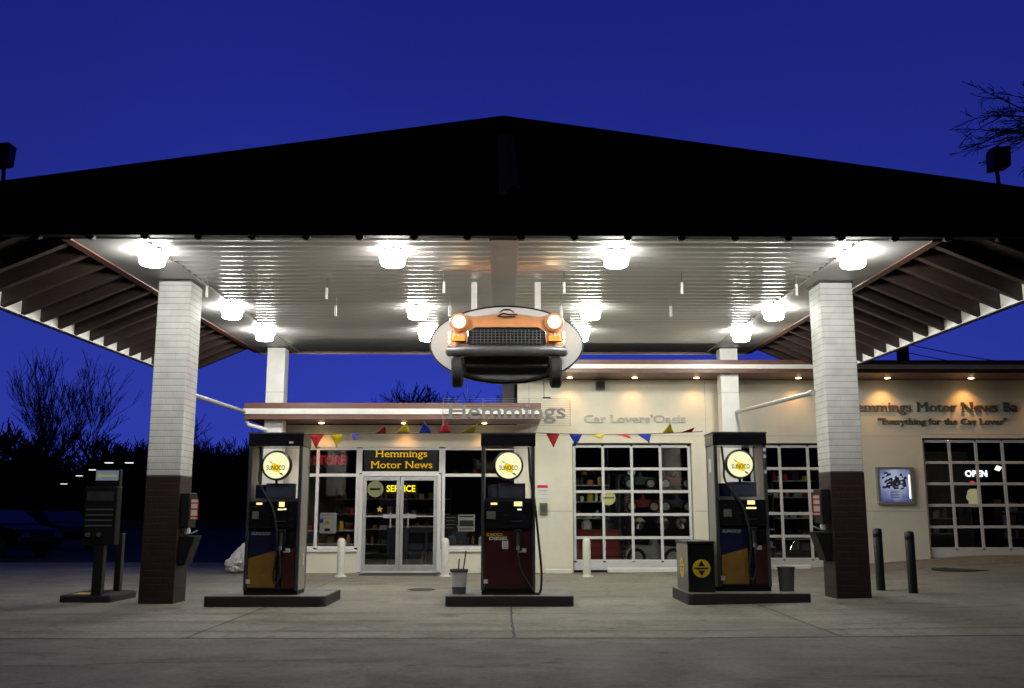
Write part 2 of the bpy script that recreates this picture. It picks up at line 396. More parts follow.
for x in (-.17, .20): MB().box(x-.012, x+.012, YF+.03, YB-.08, CZ-.040, CZ-.0).build('seam_strip', beam_m, can)
def eave(s_):
    # sloping deck, fascia board, white blocking, trim along the ceiling edge
    P = lambda x, z: (s_*x, z)
    MB().prism([P(5.72, 5.14), P(7.36, 4.50), P(7.36, 4.53), P(5.72, 5.17)], YF+.005, YB).build('eave_deck', deck_m, can)
    MB().prism([P(7.36, 4.235), P(7.40, 4.235), P(7.40, rz(7.40)-.07), P(7.36, rz(7.36)-.07)], YF+.005, YB).build('eave_fascia', black_roof, can)
    MB().box(min(s_*7.30, s_*7.357), max(s_*7.30, s_*7.357), YF+.1, YB-.02, 4.245, 4.50).build('eave_blocking', white_paint, can)
    MB().box(min(s_*5.665, s_*5.80), max(s_*5.665, s_*5.80), YF+.006, YB-.005, CZ-.045, 5.12).build('edge_trim', trim_brown, can, bevel=.006)
    k = 0; y = YF+.35
    while y < YB:
        MB().prism([P(5.802, 4.89), P(7.357, 4.228), P(7.357, 4.49), P(5.802, 5.10)], y-.06, y+.06).build('rafter', rafter_m, can, bevel=.006)
        y += .612
for s_ in (-1, 1): eave(s_)
k = 0
for i in range(-10, 11):
    x = (i+.33)*.70
    if abs(x) > 7.3: continue
    MB().box(x-.05, x+.05, YF-.11, YF-.03, CZ-.055, CZ-.021).box(x-.028, x+.028, YF-.09, YF-.05, CZ-.066, CZ-.052).build('bracket', black_m, can)
vp = MB().prism([(-.08, 6.24), (.14, 6.24), (.22, 5.50), (.10, 5.56), (.03, 5.44), (-.06, 5.42)], YF-.20, YF-.152).build('vent_panel', vent_m, can, bevel=.008)
MB().tube([(.07, YF-.22, 6.2), (.09, YF-.22, 5.6)], .012).build('vent_rib', vent_m, vp, org=(0,17,0))

# pillars
def pillar(x0, x1, y0, y1, zt, zs, name, label, base_mat=brown_brick):
    cx, cy = (x0+x1)/2, (y0+y1)/2; g = gz(cx, cy)
    t = thing(name, label, 'pillar', (cx, cy, g), 'pillars under the canopy')
    MB().box(x0, x1, y0, y1, zs+.002, zt).build('upper_shaft', white_brick, t, bevel=.012)
    MB().box(x0-.004, x1+.004, y0-.004, y1+.004, g-.1, zs).build('lower_shaft', base_mat, t, bevel=.012)
    MB().box(x0-.012, x1+.012, y0-.012, y1+.012, zt, zt+.02).build('cap', dark_steel, t)
    return t
pillar(-5.35, -4.84, 14.7, 15.25, 4.87, 1.87, 'brick_pillar', 'white brick pillar with brown foot, beside the left fuel pump')
pillar(4.95, 5.46, 14.7, 15.25, 4.87, 1.93, 'brick_pillar', 'white brick pillar with brown foot, beside two dark bollards')
for s_, w in ((-1, 'left above the low shop roof'), (1, 'right against the tall cream wall')):
    t = thing('slim_column', 'slim smooth white column at the back of the canopy, ' + w, 'column', (s_*5.08, 21.65, gz(s_*5.08, 21.65)), 'slim rear columns')
    MB().box(s_*5.08-.2, s_*5.08+.2, 21.45, 21.83, -.05, 4.985).build('shaft', white_paint, t, bevel=.01)
    MB().box(s_*5.08-.21, s_*5.08+.21, 21.44, 21.84, 4.985, 5.0).build('cap', dark_steel, t)
    MB().box(s_*5.08-.206, s_*5.08+.206, 21.444, 21.836, 3.98, 3.99).build('joint_line', beam_m, t)

# drain pipes between shop roof and front pillars
for s_, a, b, w in ((-1, (-4.95, 15.2, 3.17), (-5.68, 21.3, 3.53), 'from the low shop roof corner to the left brick pillar'), (1, (4.92, 15.2, 3.20), (5.2, 21.5, 3.55), 'from the right brick pillar to the right rear column')):
    o = MB().tube([a, b], .038, 10).tube([(a[0], a[1], a[2]), (a[0]*1.0, a[1]+.12, a[2]+.007)], .05, 10).build('drain_pipe', panel_m, None, smooth=True, org=a)
    tag(o, 'pale sloping pipe running ' + w, 'pipe', 'sloping pipes')

# canopy lamps
rows = [(12.95, 'front'), (16.9, 'middle'), (19.3, 'back')]
cols = [(-4.82, 'far left'), (-1.52, 'centre left'), (1.56, 'centre right'), (4.84, 'far right')]
for y, rw in rows:
    for x, cw in cols:
        t = thing('canopy_lamp', f'glaring white jar lamp under the canopy, {cw} of the {rw} row', 'lamp', (x, y, CZ), 'canopy ceiling lamps')
        zc = CZ+SHEAR*(y-12.3)-.02
        MB().lathe([(.10, zc), (.155, zc-.008), (.155, zc-.02), (.10, zc-.022)], x, y, 20).build('fitting', white_paint, t, smooth=True)
        m = lamp_pink if cw == 'centre left' else lamp_green if cw == 'centre right' and rw != 'front' else lamp_cool
        MB().lathe([(.165, zc-.024), (.192, zc-.04), (.196, zc-.080), (.178, zc-.10), (.170, zc-.12), (.168, zc-.18), (.15, zc-.21), (.09, zc-.222), (.03, zc-.228)], x, y, 24).build('glass_jar', m, t, smooth=True)  # jar widened so its shape also stands in for the glare
# small white tubes on wires
tubes = [(209, 275, 14.6), (328, 276, 14.7), (337, 289, 16.0), (445, 270, 14.3), (451, 288, 16.0), (565, 271, 14.3), (562, 289, 16.0), (683, 270, 14.3), (672, 288, 16.0), (798, 272, 14.4)]
tw = ['nearest the left brick pillar', 'front of the pair left of centre', 'rear of the pair left of centre', 'front of the pair by the left sign post', 'rear of the pair by the left sign post',
      'front of the pair by the right sign post', 'rear of the pair by the right sign post', 'front of the pair right of centre', 'rear of the pair right of centre', 'nearest the right brick pillar']
for (px, py, Y), w in zip(tubes, tw):
    x = (px-504)/968*(Y*.985+.6); z = 4.68
    t = thing('hanging_tube', 'thin white tube hanging under the canopy, ' + w, 'hanging tube', (x, Y, z), 'white tubes hanging from the ceiling')
    MB().tube([(x, Y, z-.09), (x, Y, z+.09)], .022, 8).build('tube', white_paint, t, smooth=True)
    MB().tube([(x, Y, z+.09), (x, Y, CZ+SHEAR*(Y-12.3))], .006, 5).build('wire', dark_steel, t)

# floodlights on the roof edges
for s_, x, w in ((1, 6.93, 'right end'), (-1, -6.95, 'left end')):
    t = thing('floodlight', f'dark square floodlight on a short pole standing on the {w} of the canopy roof', 'floodlight', (x, 12.9, rz(x)), 'roof floodlights')
    MB().tube([(x+.03, 12.9, rz(x)-.03), (x, 12.9, 6.08)], .028, 8).build('pole', flood_m, t)
    MB().prism([(x-.13, 6.02), (x+.12, 6.06), (x+.14, 6.36), (x-.11, 6.34)], 12.72, 12.95).build('lamp_head', flood_m, t, bevel=.02)
    MB().box(x-.1, x+.1, 12.96, 12.975, 6.08, 6.3).build('lens', dark_steel, t)

# ------------------------------------------------------------------ shop building
W = 22.4
shop = thing('service_station', 'cream roadside shop and garage with brown and white striped roof edge', 'shop', (2, 28, 0))
mb = MB(); T = .25
def wl(x0, x1, z0, z1): mb.box(x0, x1, W, W+T, z0, z1)
wl(-5.0, -4.72, -.2, 3.34); wl(-4.72, .34, 2.83, 3.34)
wl(-4.72, -3.29, -.2, .50); wl(-1.41, .34, -.2, .50)
wl(.34, 1.60, -.2, 4.40); wl(1.60, 4.36, 2.93, 4.40); wl(4.36, 5.06, -.2, 4.40); wl(5.06, 7.78, 2.93, 4.40); wl(7.78, 9.72, -.2, 4.40)
wl(9.72, 12.30, 3.05, 4.40); wl(12.30, 19, -.2, 4.40)
mb.build('front_wall', cream, shop)
mb = MB()
mb.box(-5.0, -4.8, W+T+.001, 34, -.2, 3.34); mb.box(-5.0, 19, 34.001, 34.2, -.2, 4.4); mb.box(18.8, 19, W+T+.001, 34, -.2, 4.4)
mb.build('outer_wall', cream, shop)
mb = MB().box(.62, .86, W+T+.001, 33.99, -.1, 4.38); mb.box(.34, .60, W+T+.001, 33.99, 3.41, 4.38); mb.box(-4.79, .61, 29.5, 29.6, 0, 3.33); mb.box(8.1, 8.2, 24.5, 33.99, 0, 4.38)
mb.box(.87, 18.79, 30.0, 30.1, 0, 4.38)
mb.build('inner_wall', int_wall, shop)
MB().box(-4.79, .61, W+.26, 29.4, -.05, .03).build('shop_floor', int_floor, shop)
MB().box(.87, 8.4, W+.27, 29.9, -.05, .10).build('bay_floor', int_floor, shop)
MB().box(8.41, 18.79, W+.27, 29.9, -.05, .36).build('bay_floor', int_floor, shop)
MB().box(.865, 18.79, W+.26, 29.95, 4.2, 4.38).build('bay_ceiling', int_wall, shop)
# roofs with striped edge
FY = 21.2
def fascia(x0, x1, zs, zt, ret_left):
    h = zt-zs
    rf = MB().box(x0+.03, x1, FY+.045, 34.2, zs+.06, zt-.03).build('roof', roof_m, shop)
    bands = [(zs, zs+h*.30, trim_brown, .03), (zs+h*.30, zs+h*.64, white_paint, .0), (zs+h*.64, zt, trim_brown, .02)]
    for a, b, m, d in bands:
        w = MB().box(x0+d, x1, FY+d, FY+.04+d*.0+.003, a+.001, b-.001)
        if ret_left: w.box(x0+d, x0+.028+d*.0+.003, FY+.045, 34.2, a+.001, b-.001)
        w.build('fascia_band', m, rf, org=(2, 28, 0))
    MB().box(x0+.05, x1, FY+.05, W-.002, zs+.002, zs+.05).build('soffit', trim_brown, rf, org=(2, 28, 0))
fascia(-5.7, .84, 3.36, 3.72, True)
fascia(.28, 19, 4.405, 4.69, True)
# gutter return at left end and speaker
MB().tube([(-5.66, 21.35, 3.36), (-5.6, 21.35, 3.25), (-5.2, 21.45, 3.14)], .045, 8).build('gutter_elbow', white_paint, shop, smooth=True)
# recessed eave lights
def spot(x, y, z, e):
    l = D.lights.new('eave_spot', 'SPOT'); l.energy = e; l.color = (1, .45, .12); l.spot_size = R(105); l.spot_blend = .9; l.shadow_soft_size = .05
    o = D.objects.new('eave_spot', l); COL.objects.link(o); o.location = (x, y, z); o.rotation_euler = (R(8), 0, 0); return o
for i, x in enumerate([-4.11, -2.24, -.42, 1.53, 3.02, 4.44, 6.78, 8.83, 10.76, 12.7]):
    z = 3.36 if x < .5 else 4.405; y = 21.95
    e = MB().lathe([(.085, z+.001), (.085, z-.012), (.062, z-.014)], x, y, 16).build('eave_light', trim_brown, shop, smooth=True)
    MB().lathe([(.06, z-.013), (.06, z-.022), (.03, z-.03)], x, y, 16).build('bulb', down_e, e, smooth=True, org=(2, 28, 0))
    spot(x, 22.1, z-.05, 19 if x < 8 else 34)
# wall joints
mb = MB()
for a, b in ((.62, 1.58), (4.38, 5.04), (7.80, 9.70)): mb.box(a, b, W-.003, W+.001, 1.37, 1.385)
mb.box(.62, 9.7, W-.003, W+.001, 3.09, 3.10); mb.box(9.7, 19, W-.003, W+.001, 3.13, 3.14)
for x in (.60, 4.70, 8.02): mb.box(x, x+.012, W-.0035, W+.001, 0, 4.38)
mb.build('wall_joint', beam_m, shop)
# white kerb strips at the foot of the wall
for a, b in ((.95, 1.55), (2.35, 4.25), (5.0, 6.9)):
    g = gz((a+b)/2, 22.2)
    o = MB().box(a, b, 22.12, 22.28, g-.01, g+.10).build('wheel_stop', white_paint, None, bevel=.02, org=((a+b)/2, 22.2, g))
    tag(o, 'white painted kerb block at the foot of the wall, ' + ('left of the lone white bollard' if a < 2 else 'right of the lone white bollard' if a < 4 else 'behind the right fuel pump'), 'kerb block', 'white kerb blocks along the wall')

# storefront: frames and panes
def frame_grid(xs, zs, y0, y1, w, name, mat, parent):
    mb = MB()
    for x in xs: mb.box(x-w/2, x+w/2, y0, y1, zs[0], zs[-1])
    for z in zs:
        for a, b in zip(xs, xs[1:]): mb.box(a+w/2+.0004, b-w/2-.0004, y0+.003, y1-.003, z-w/2, z+w/2)
    return mb.build(name, mat, parent, bevel=.004)
O = (2, 28, 0)
def window(xs, zs, w=.07, name='window'):
    f = frame_grid(xs, zs, W+.02, W+.10, w, name, frame_white, shop)
    MB().box(xs[0], xs[-1], W+.055, W+.061, zs[0], zs[-1]).build('pane', glass, f, org=O)
    return f
window([-4.69, -4.25, -3.33], [.56, 2.19, 2.80])
window([-1.36, .30], [.56, 2.19, 2.80])
f = window([-3.27, -1.43], [2.24, 2.80])
MB().box(-4.72, -3.29, W-.05, W+.02, .47, .52).build('sill', white_paint, shop, bevel=.008)
MB().box(-1.41, .34, W-.05, W+.02, .47, .52).build('sill', white_paint, shop, bevel=.008)
mb = MB(); add_text(mb, 'Hemmings', -2.92, -1.74, 2.605, .165, W+.012, .012, .004, True); add_text(mb, 'Motor News', -3.02, -1.62, 2.35, .165, W+.012, .012, .0, True)
mb.build('lettering', gold_letter_glow, f, org=O)
MB().box(-3.2, -1.5, W+.075, W+.085, 2.26, 2.77).build('sign_back', black_m, f, org=O)
dmat = pmat('door_mat', (.03, .03, .03), .9, .3, 20, .3)
def door_leaf(x0, x1, hx):
    mb = MB(); a = .075
    mb.box(x0, x0+a, W+.03, W+.09, .04, 2.16); mb.box(x1-a, x1, W+.03, W+.09, .04, 2.16)
    mb.box(x0+a+.0004, x1-a-.0004, W+.033, W+.087, .04, .18); mb.box(x0+a+.0004, x1-a-.0004, W+.033, W+.087, 2.07, 2.16)
    d = mb.build('door', alu, shop, bevel=.004)
    MB().box(x0+a, x1-a, W+.057, W+.063, .18, 2.07).build('pane', glass, d, org=O)
    MB().box(x0+a, x1-a, W-.0, W+.028, 1.245, 1.275).build('push_bar', alu, d, bevel=.004, org=O)
    MB().box(hx-.16, hx+.16, W-.03, W-.001, 1.22, 1.30).box(hx-.02 if hx < (x0+x1)/2 else hx+.0, (hx-.02 if hx < (x0+x1)/2 else hx)+.025, W-.06, W-.031, 1.0, 1.34).build('handle', alu, d, bevel=.004, org=O)
MB().box(-3.29, -3.20, W+.01, W+.11, .02, 2.21).box(-1.50, -1.41, W+.01, W+.11, .02, 2.21).box(-3.1996, -1.5004, W+.013, W+.107, 2.165, 2.205).box(-3.1996, -1.5004, W+.013, W+.107, .0, .035).build('door_frame', frame_white, shop, bevel=.004)
door_leaf(-3.195, -2.355, -2.56); door_leaf(-2.345, -1.505, -2.14)
o = MB().box(-3.1, -1.4, 21.45, 22.2, .006, .022).build('door_mat', dmat, None, org=(-2.25, 21.8, 0)); tag(o, 'thin dark mat on the ground in front of the double glass doors', 'door mat')

# garage doors
def garage(x0, x1, z0, z1, cols_, rows_):
    xs = [x0+.05+(x1-x0-.1)*i/cols_ for i in range(cols_+1)]; zs = [z0+.20+(z1-z0-.27)*i/rows_ for i in range(rows_+1)]
    g = frame_grid(xs, zs, W+.10, W+.155, .062, 'garage_door', frame_white, shop)
    MB().box(x0+.02, x1-.02, W+.09, W+.16, z0, z0+.165).build('bottom_rail', frame_white, g, bevel=.006, org=O)
    MB().box(xs[0], xs[-1], W+.125, W+.131, zs[0], zs[-1]).build('pane', glass, g, org=O)
    MB().box(x0, x0+.018, W+.16, W+.2, z0, z1).box(x1-.018, x1, W+.16, W+.2, z0, z1).box(x0+.02, x1-.02, W+.16, W+.2, z1-.04, z1-.002).build('track', dark_steel, g, org=O)
garage(1.60, 4.36, .06, 2.93, 4, 5); garage(5.06, 7.78, .10, 2.93, 4, 5); garage(9.72, 12.30, .33, 3.05, 4, 5)
# raised wall lettering
mb = MB(); add_text(mb, "Car Lovers'Oasis", 1.88, 4.24, 3.40, .185, W-.035, .03, .006, True); mb.build('lettering', pale_letter, shop)
mb = MB(); add_text(mb, "Hemmings Motor News Ba", 7.99, 12.0, 3.66, .235, W-.04, .035, .0, True); mb.build('lettering', dark_letter, shop)
mb = MB(); add_text(mb, '"Everything for the Car Lover"', 8.72, 11.72, 3.36, .15, W-.04, .035, .010, True); mb.build('lettering', dark_letter, shop)
# dark chimney between the roofs
ch = MB().box(-.02, .27, 22.9, 23.6, 3.6, 4.95).build('chimney', black_m, shop); 
# small wall fittings
def wallbox(name, label, cat, x0, x1, z0, z1, m, dep=.05):
    t = thing(name, label, cat, ((x0+x1)/2, W-dep, (z0+z1)/2)); MB().box(x0, x1, W-dep, W-.002, z0, z1).build('panel', m, t, bevel=.006); return t
t = wallbox('loudspeaker', 'small black loudspeaker under the eave of the tall wall', 'loudspeaker', 2.16, 2.36, 4.16, 4.34, black_m, .2)
MB().box(2.18, 2.34, W-.21, W-.201, 4.18, 4.32).build('grille', rubber, t)
t = wallbox('warning_sign', 'small white notice with a red heading on the wall right of middle pump', 'sign', .78, 1.04, 1.66, 1.98, white_print, .01)
MB().box(.79, 1.03, W-.013, W-.011, 1.90, 1.965).build('heading', f_red, t)
MB().box(.80, 1.02, W-.013, W-.011, 1.84, 1.85).box(.80, 1.0, W-.013, W-.011, 1.80, 1.81).box(.80, 1.02, W-.013, W-.011, 1.75, 1.76).build('text_line', grey_letter, t)
t = wallbox('outlet_box', 'small grey green electrical box below the red headed notice', 'electrical box', .84, 1.02, 1.30, 1.56, green_tag, .07)
MB().box(.88, .98, W-.078, W-.071, 1.36, 1.50).build('cover', dark_steel, t)
# lit poster case
def litmat():
    m, nt, out = _nt('backlit_poster'); L = nt.links.new
    tc = N(nt, 'ShaderNodeTexCoord'); mp = N(nt, 'ShaderNodeMapping'); mp.inputs['Location'].default_value = (-.5, -.5, -.62); L(tc.outputs['Generated'], mp.inputs[0])
    mp.inputs['Scale'].default_value = (1, 0, 1)
    gr = N(nt, 'ShaderNodeVectorMath', operation='LENGTH'); L(mp.outputs[0], gr.inputs[0])
    nz = N(nt, 'ShaderNodeTexNoise'); nz.inputs['Scale'].default_value = 4; L(tc.outputs['Object'], nz.inputs[0])
    a = N(nt, 'ShaderNodeMath', operation='MULTIPLY_ADD'); L(nz.outputs[0], a.inputs[0]); a.inputs[1].default_value = .35; L(gr.outputs['Value'], a.inputs[2])
    cr = N(nt, 'ShaderNodeValToRGB'); L(a.outputs[0], cr.inputs[0])
    cr.color_ramp.elements[0].position = .50; cr.color_ramp.elements[0].color = (.66, .74, .90, 1)
    cr.color_ramp.elements[1].position = 1.0; cr.color_ramp.elements[1].color = (.07, .08, .28, 1)
    e = N(nt, 'ShaderNodeEmission'); e.inputs[1].default_value = .75; L(cr.outputs[0], e.inputs[0]); L(e.outputs[0], out.inputs[0]); return m
t = thing('poster_case', 'backlit blue and white poster in a grey case on the wall', 'poster case', (9.0, W, 1.95))
x0, x1, z0, z1 = 8.58, 9.44, 1.52, 2.38
MB().box(x0, x1, W-.09, W-.002, z0, z0+.07).box(x0, x1, W-.09, W-.002, z1-.06, z1).box(x0, x0+.07, W-.0895, W-.002, z0+.071, z1-.061).box(x1-.09, x1, W-.0895, W-.002, z0+.071, z1-.061).build('frame', steel, t, bevel=.008)
MB().box(x0+.071, x1-.091, W-.05, W-.02, z0+.071, z1-.061).build('poster', litmat(), t)
mb = MB()
for i in range(60):
    a = random.uniform(x0+.11, x1-.24); z = random.gauss(2.0, .085); w = random.uniform(.04, .11)
    mb.add([(a, W-.052-.0002*i, z), (a+w, W-.052-.0002*i, z+random.uniform(-.02, .03)), (a+w*.9, W-.052-.0002*i, z+.05), (a+.02, W-.052-.0002*i, z+.045)], [(0,1,2,3)])
for i in range(5): mb.box(8.88, 9.1-.03*(i % 2), W-.0535, W-.0525, 1.68+.035*i, 1.695+.035*i)
mb.build('print', greyblue, t)
MB().box(x1-.125, x1-.10, W-.075, W-.053, 1.66, 2.2).build('tube_light', emit('case_tube', (1, .98, .85), 1.8), t)

# ------------------------------------------------------------------ interior things seen through the glass
def neon(name, s, x0, x1, z0, cap, y, m, label, bold=.02):
    t = thing(name, label, 'neon sign', ((x0+x1)/2, y, z0)); mb = MB(); add_text(mb, s, x0, x1, z0, cap, y, .015, bold); mb.build('lettering', m, t)
    MB().box(x0-.05, x1+.05, y+.03, y+.045, z0-.06, z0+cap+.06).build('backing', black_m, t)
    MB().tube([(x0+.05, y+.038, z0+cap+.06), (x0+.05, y+.038, 3.3 if x0 < 8 else 4.2)], .006, 5).tube([(x1-.05, y+.038, z0+cap+.06), (x1-.05, y+.038, 3.3 if x0 < 8 else 4.2)], .006, 5).build('wire', dark_steel, t)
neon('neon_sign', 'SERVICE', -2.72, -2.05, 1.83, .15, 22.95, neon_y, 'glowing yellow neon word sign behind the double glass doors')
neon('neon_sign', 'OPEN', 11.0, 11.52, 2.19, .15, 23.1, neon_w, 'glowing white neon OPEN sign inside the right garage window')
neon('neon_sign', 'L STORE', -4.60, -3.66, 2.46, .20, 22.75, neon_rd, 'dim red neon lettering in the upper left shop window', .03)
t = thing('round_sign', 'pale yellow round sign hanging inside the left glass door leaf', 'sign', (-2.98, 22.9, 1.87))
MB().lathe([(.18, 22.93), (.19, 22.915), (.18, 22.9)], -2.98, 0, 24, 'y', 1.89).build('disc', emit('round_dim', (.75, .72, .35), .28), t, smooth=True)
MB().box(-3.1, -2.86, 22.885, 22.898, 1.86, 1.91).build('band', green_tag, t)
MB().tube([(-2.98, 22.915, 2.07), (-2.98, 22.915, 3.3)], .006, 5).build('wire', dark_steel, t)
t = thing('star_ornament', 'small glowing yellow star ornament hanging behind left glass door', 'ornament', (-2.86, 22.85, 1.42))
MB().prism([(-2.86+(.075 if i % 2 == 0 else .034)*math.sin(i*math.pi/5), 1.42+(.075 if i % 2 == 0 else .034)*math.cos(i*math.pi/5)) for i in range(10)], 22.84, 22.87).build('star', emit('star_glow', (1, .7, .12), .45), t)
MB().tube([(-2.86, 22.855, 1.52), (-2.86, 22.855, 3.3)], .005, 5).build('wire', dark_steel, t)
def poster(label, x0, x1, z0, z1, m, bits, y=W+.13):
    t = thing('window_poster', label, 'poster', ((x0+x1)/2, y, z0), 'posters in the shop windows'); MB().box(x0, x1, y, y+.006, z0, z1).build('sheet', m, t)
    for k, (a, b, c, d, mm) in enumerate(bits): MB().box(x0+a*(x1-x0), x0+b*(x1-x0), y-.003, y-.0005, z0+c*(z1-z0), z0+d*(z1-z0)).build('print', mm, t)
poster('white poster with a yellow and black picture low in the left shop window', -4.18, -3.80, .88, 1.34, white_print, [(.3, .55, .42, .62, yellow_m), (.3, .62, .1, .24, black_m), (.08, .92, .86, .9, grey_letter), (.1, .8, .72, .76, grey_letter), (.02, .2, .5, .7, f_blue)])
poster('white poster with black bands low in the right shop window', -1.02, -.64, .92, 1.30, white_print, [(.08, .92, .84, .92, black_m), (.08, .92, .30, .66, dark_steel), (.08, .92, .1, .2, grey_letter)])
poster('dark poster with pale lines beside the white banded poster', -1.32, -1.05, .92, 1.30, black_m, [(.1, .9, .8, .84, grey_letter), (.1, .8, .62, .65, grey_letter), (.1, .9, .4, .43, grey_letter), (.1, .7, .2, .23, grey_letter)])
def shelf(x0, x1, y0, zs, label, goods=True):
    b0 = .03 if x1 < .6 else .10 if x1 < 8.4 else .36
    t = thing('goods_shelf', label, 'shelf', ((x0+x1)/2, y0, b0), 'shelves in the shop')
    for z in zs: MB().box(x0+.021, x1-.021, y0, y0+.35, z, z+.025).build('shelf_board', frame_white, t)
    for x in (x0, x1-.02): MB().box(x, x+.02, y0, y0+.35, b0, zs[-1]+.3).build('side_panel', dark_steel, t)
    for z in zs:
        x = x0+.05
        while x < x1-.2:
            w = random.uniform(.06, .18); h = random.uniform(.08, .22)
            b = MB()
            if random.random() < .5: b.box(x, x+w, y0+.04, y0+.2, z+.026, z+.026+h)
            else: b.lathe([(w/2, z+.026), (w/2, z+.026+h*.8), (w/4, z+.026+h)], x+w/2, y0+.12, 10)
            o = b.build('shelf_item', random.choice([white_print, f_red, yellow_m, greyblue, toy_green, wood, orange, bucket_m, toy_white]), None, org=(x, y0+.12, z+.026))
            tag(o, 'small packaged goods item standing on a shop shelf behind the windows', 'goods item', 'goods on the shop shelves')
            x += w+random.uniform(.02, .12)
shelf(-4.6, -3.4, 22.75, [.35, .62, .92], 'low white shelf of goods just behind the left shop window')
shelf(-1.3, .2, 22.75, [.32, .58], 'low white shelf of goods just behind the right shop window')
shelf(-4.5, -1.4, 26.4, [.5, .9, 1.3, 1.7], 'tall shelf of goods far back in the shop behind the doors')
def chair(x, y, label):
    t = thing('shop_chair', label, 'chair', (x, y, .03), 'chairs inside the shop')
    MB().box(x-.2, x+.2, y-.2, y+.2, .46, .49).build('seat', black_plastic, t, bevel=.02); MB().box(x-.2, x+.2, y+.18, y+.21, .62, .88).build('backrest', black_plastic, t, bevel=.02)
    for a in (-1, 1):
        for b in (-1, 1): MB().tube([(x+a*.2, y+b*.2, .03), (x+a*.17, y+b*.18, .46 if b < 0 else .66)], .014, 8).build('leg', chrome, t, smooth=True)
chair(-2.05, 23.4, 'left chrome legged chair behind the right glass door'); chair(-1.6, 23.5, 'right chrome legged chair behind the right glass door')
t = thing('shop_counter', 'dark counter with pale front stripe deep in the shop', 'counter', (-1.9, 25, .03))
MB().box(-2.9, -.9, 24.8, 25.4, .03, .98).build('body', greyblue, t, bevel=.01); MB().box(-2.95, -.85, 24.75, 25.45, .982, 1.02).build('top', frame_white, t, bevel=.008)
t = thing('pink_lamp', 'small pink glowing round lamp behind the shop glass above the middle pump', 'lamp', (.02, 23, 2.5))
MB().lathe([(.07, 22.9), (.11, 22.93), (.07, 22.96)], .05, 0, 16, 'y', 2.52).build('disc', neon_p, t); MB().tube([(.05, 22.93, 2.63), (.05, 22.93, 3.3)], .008, 5).build('wire', dark_steel, t)
shelf(1.75, 2.65, 24.2, [1.2, 1.6, 2.0], 'dark shelf of small goods deep behind the left garage door')
shelf(5.2, 6.3, 22.75, [.55, .95, 1.35, 1.75], 'shelf of small goods just behind the middle garage door')
shelf(6.6, 7.7, 23.9, [.7, 1.2, 1.7, 2.1], 'shelf of small goods deeper behind the middle garage door')
shelf(9.8, 10.6, 22.75, [.85, 1.2], 'low shelf of small goods left of the pale shirt')
shelf(11.6, 12.25, 22.75, [.75, 1.05, 1.35], 'low shelf of small goods right of the pale shirt')
# garage bay shelf with toy pedal cars
t = thing('display_rack', 'two tier rack holding pedal cars inside the left garage window', 'rack', (3.6, 23.4, .1))
for z in (1.32, 1.86): MB().box(2.75, 4.5, 22.980, 23.580, z, z+.03).build('shelf_board', dark_steel, t)
for x in (2.72, 4.51): MB().box(x, x+.03, 22.980, 23.580, .1, 2.2).build('side_panel', dark_steel, t)
def toycar(x, y, z, m, label, s=1.0):
    t = thing('pedal_car', label, 'pedal car', (x, y, z), 'pedal cars on the rack')
    P = [(-.38, .10), (.36, .10), (.40, .2), (.34, .27), (.08, .29), (.02, .40), (-.02, .40), (-.04, .29), (-.3, .30), (-.40, .2)]
    MB().prism([(x+a*s, z+b*s) for a, b in P], y-.13*s, y+.13*s).build('body', m, t, bevel=.02)
    for wx in (-.25, .25):
        for wy in (-.15, .15):
            w = MB().lathe([(.115*s, y+wy*s-.02), (.13*s, y+wy*s), (.115*s, y+wy*s+.02)], x+wx*s, 0, 18, 'y', z+.13*s).build('wheel', rubber, t, smooth=True)
            if wy < 0: MB().lathe([(.085*s, y+wy*s-.021), (.085*s, y+wy*s-.026), (.03*s, y+wy*s-.034)], x+wx*s, 0, 16, 'y', z+.13*s).build('rim', toy_white, w, org=(x, y, z))
toycar(3.25, 23.230, 1.891, toy_green, 'green pedal car with white wheels on the upper rack shelf, left'); toycar(4.1, 23.230, 1.891, car_red, 'red pedal car on the upper rack shelf, right')
toycar(3.3, 23.230, 1.351, car_red, 'red pedal car with white wheels on the middle rack shelf, left', 1.05); toycar(4.1, 23.230, 1.351, greyblue, 'navy pedal car on the middle rack shelf, right', 1.05)
toycar(3.5, 22.980, .1, toy_white, 'white pedal car on the garage floor behind the left garage door', 1.7)
t = thing('tool_cabinet', 'red tool cabinet with drawers inside the left garage door', 'cabinet', (2.2, 23.4, .1))
MB().box(1.7, 2.7, 22.680, 23.180, .1, .96).build('body', car_red, t, bevel=.015)
for i in range(4): MB().box(1.75, 2.65, 22.660, 22.679, .18+.19*i, .33+.19*i).build('drawer', pmat('drawer_red_%d' % i, (.34, .035, .03), .35), t, bevel=.005)
t = thing('garage_globe', 'pale yellow round globe sign inside the left garage window', 'sign', (2.45, 22.580, 1.75))
MB().lathe([(.13, 22.520), (.17, 22.550), (.17, 22.610), (.13, 22.640)], 2.43, 0, 24, 'y', 1.68).build('disc', emit('globe_dim', (.85, .8, .3), .42), t, smooth=True)
MB().box(2.30, 2.56, 22.500, 22.518, 1.66, 1.70).build('band', green_tag, t); MB().tube([(2.43, 22.580, 1.86), (2.43, 22.580, 4.2)], .006, 5).build('wire', dark_steel, t)
t = thing('wall_clock', 'small white round clock hanging inside the left garage window', 'clock', (3.05, 22.680, 2.35))
MB().lathe([(.09, 22.580), (.10, 22.600), (.10, 22.630)], 2.98, 0, 20, 'y', 2.28).build('face', pmat('clock_face', (.8, .8, .76), .4), t); MB().box(2.978, 2.985, 22.570, 22.579, 2.28, 2.35).box(2.98, 3.03, 22.570, 22.579, 2.277, 2.284).build('hand', black_m, t); MB().tube([(2.98, 22.615, 2.38), (2.98, 22.615, 4.2)], .005, 5).build('wire', dark_steel, t)
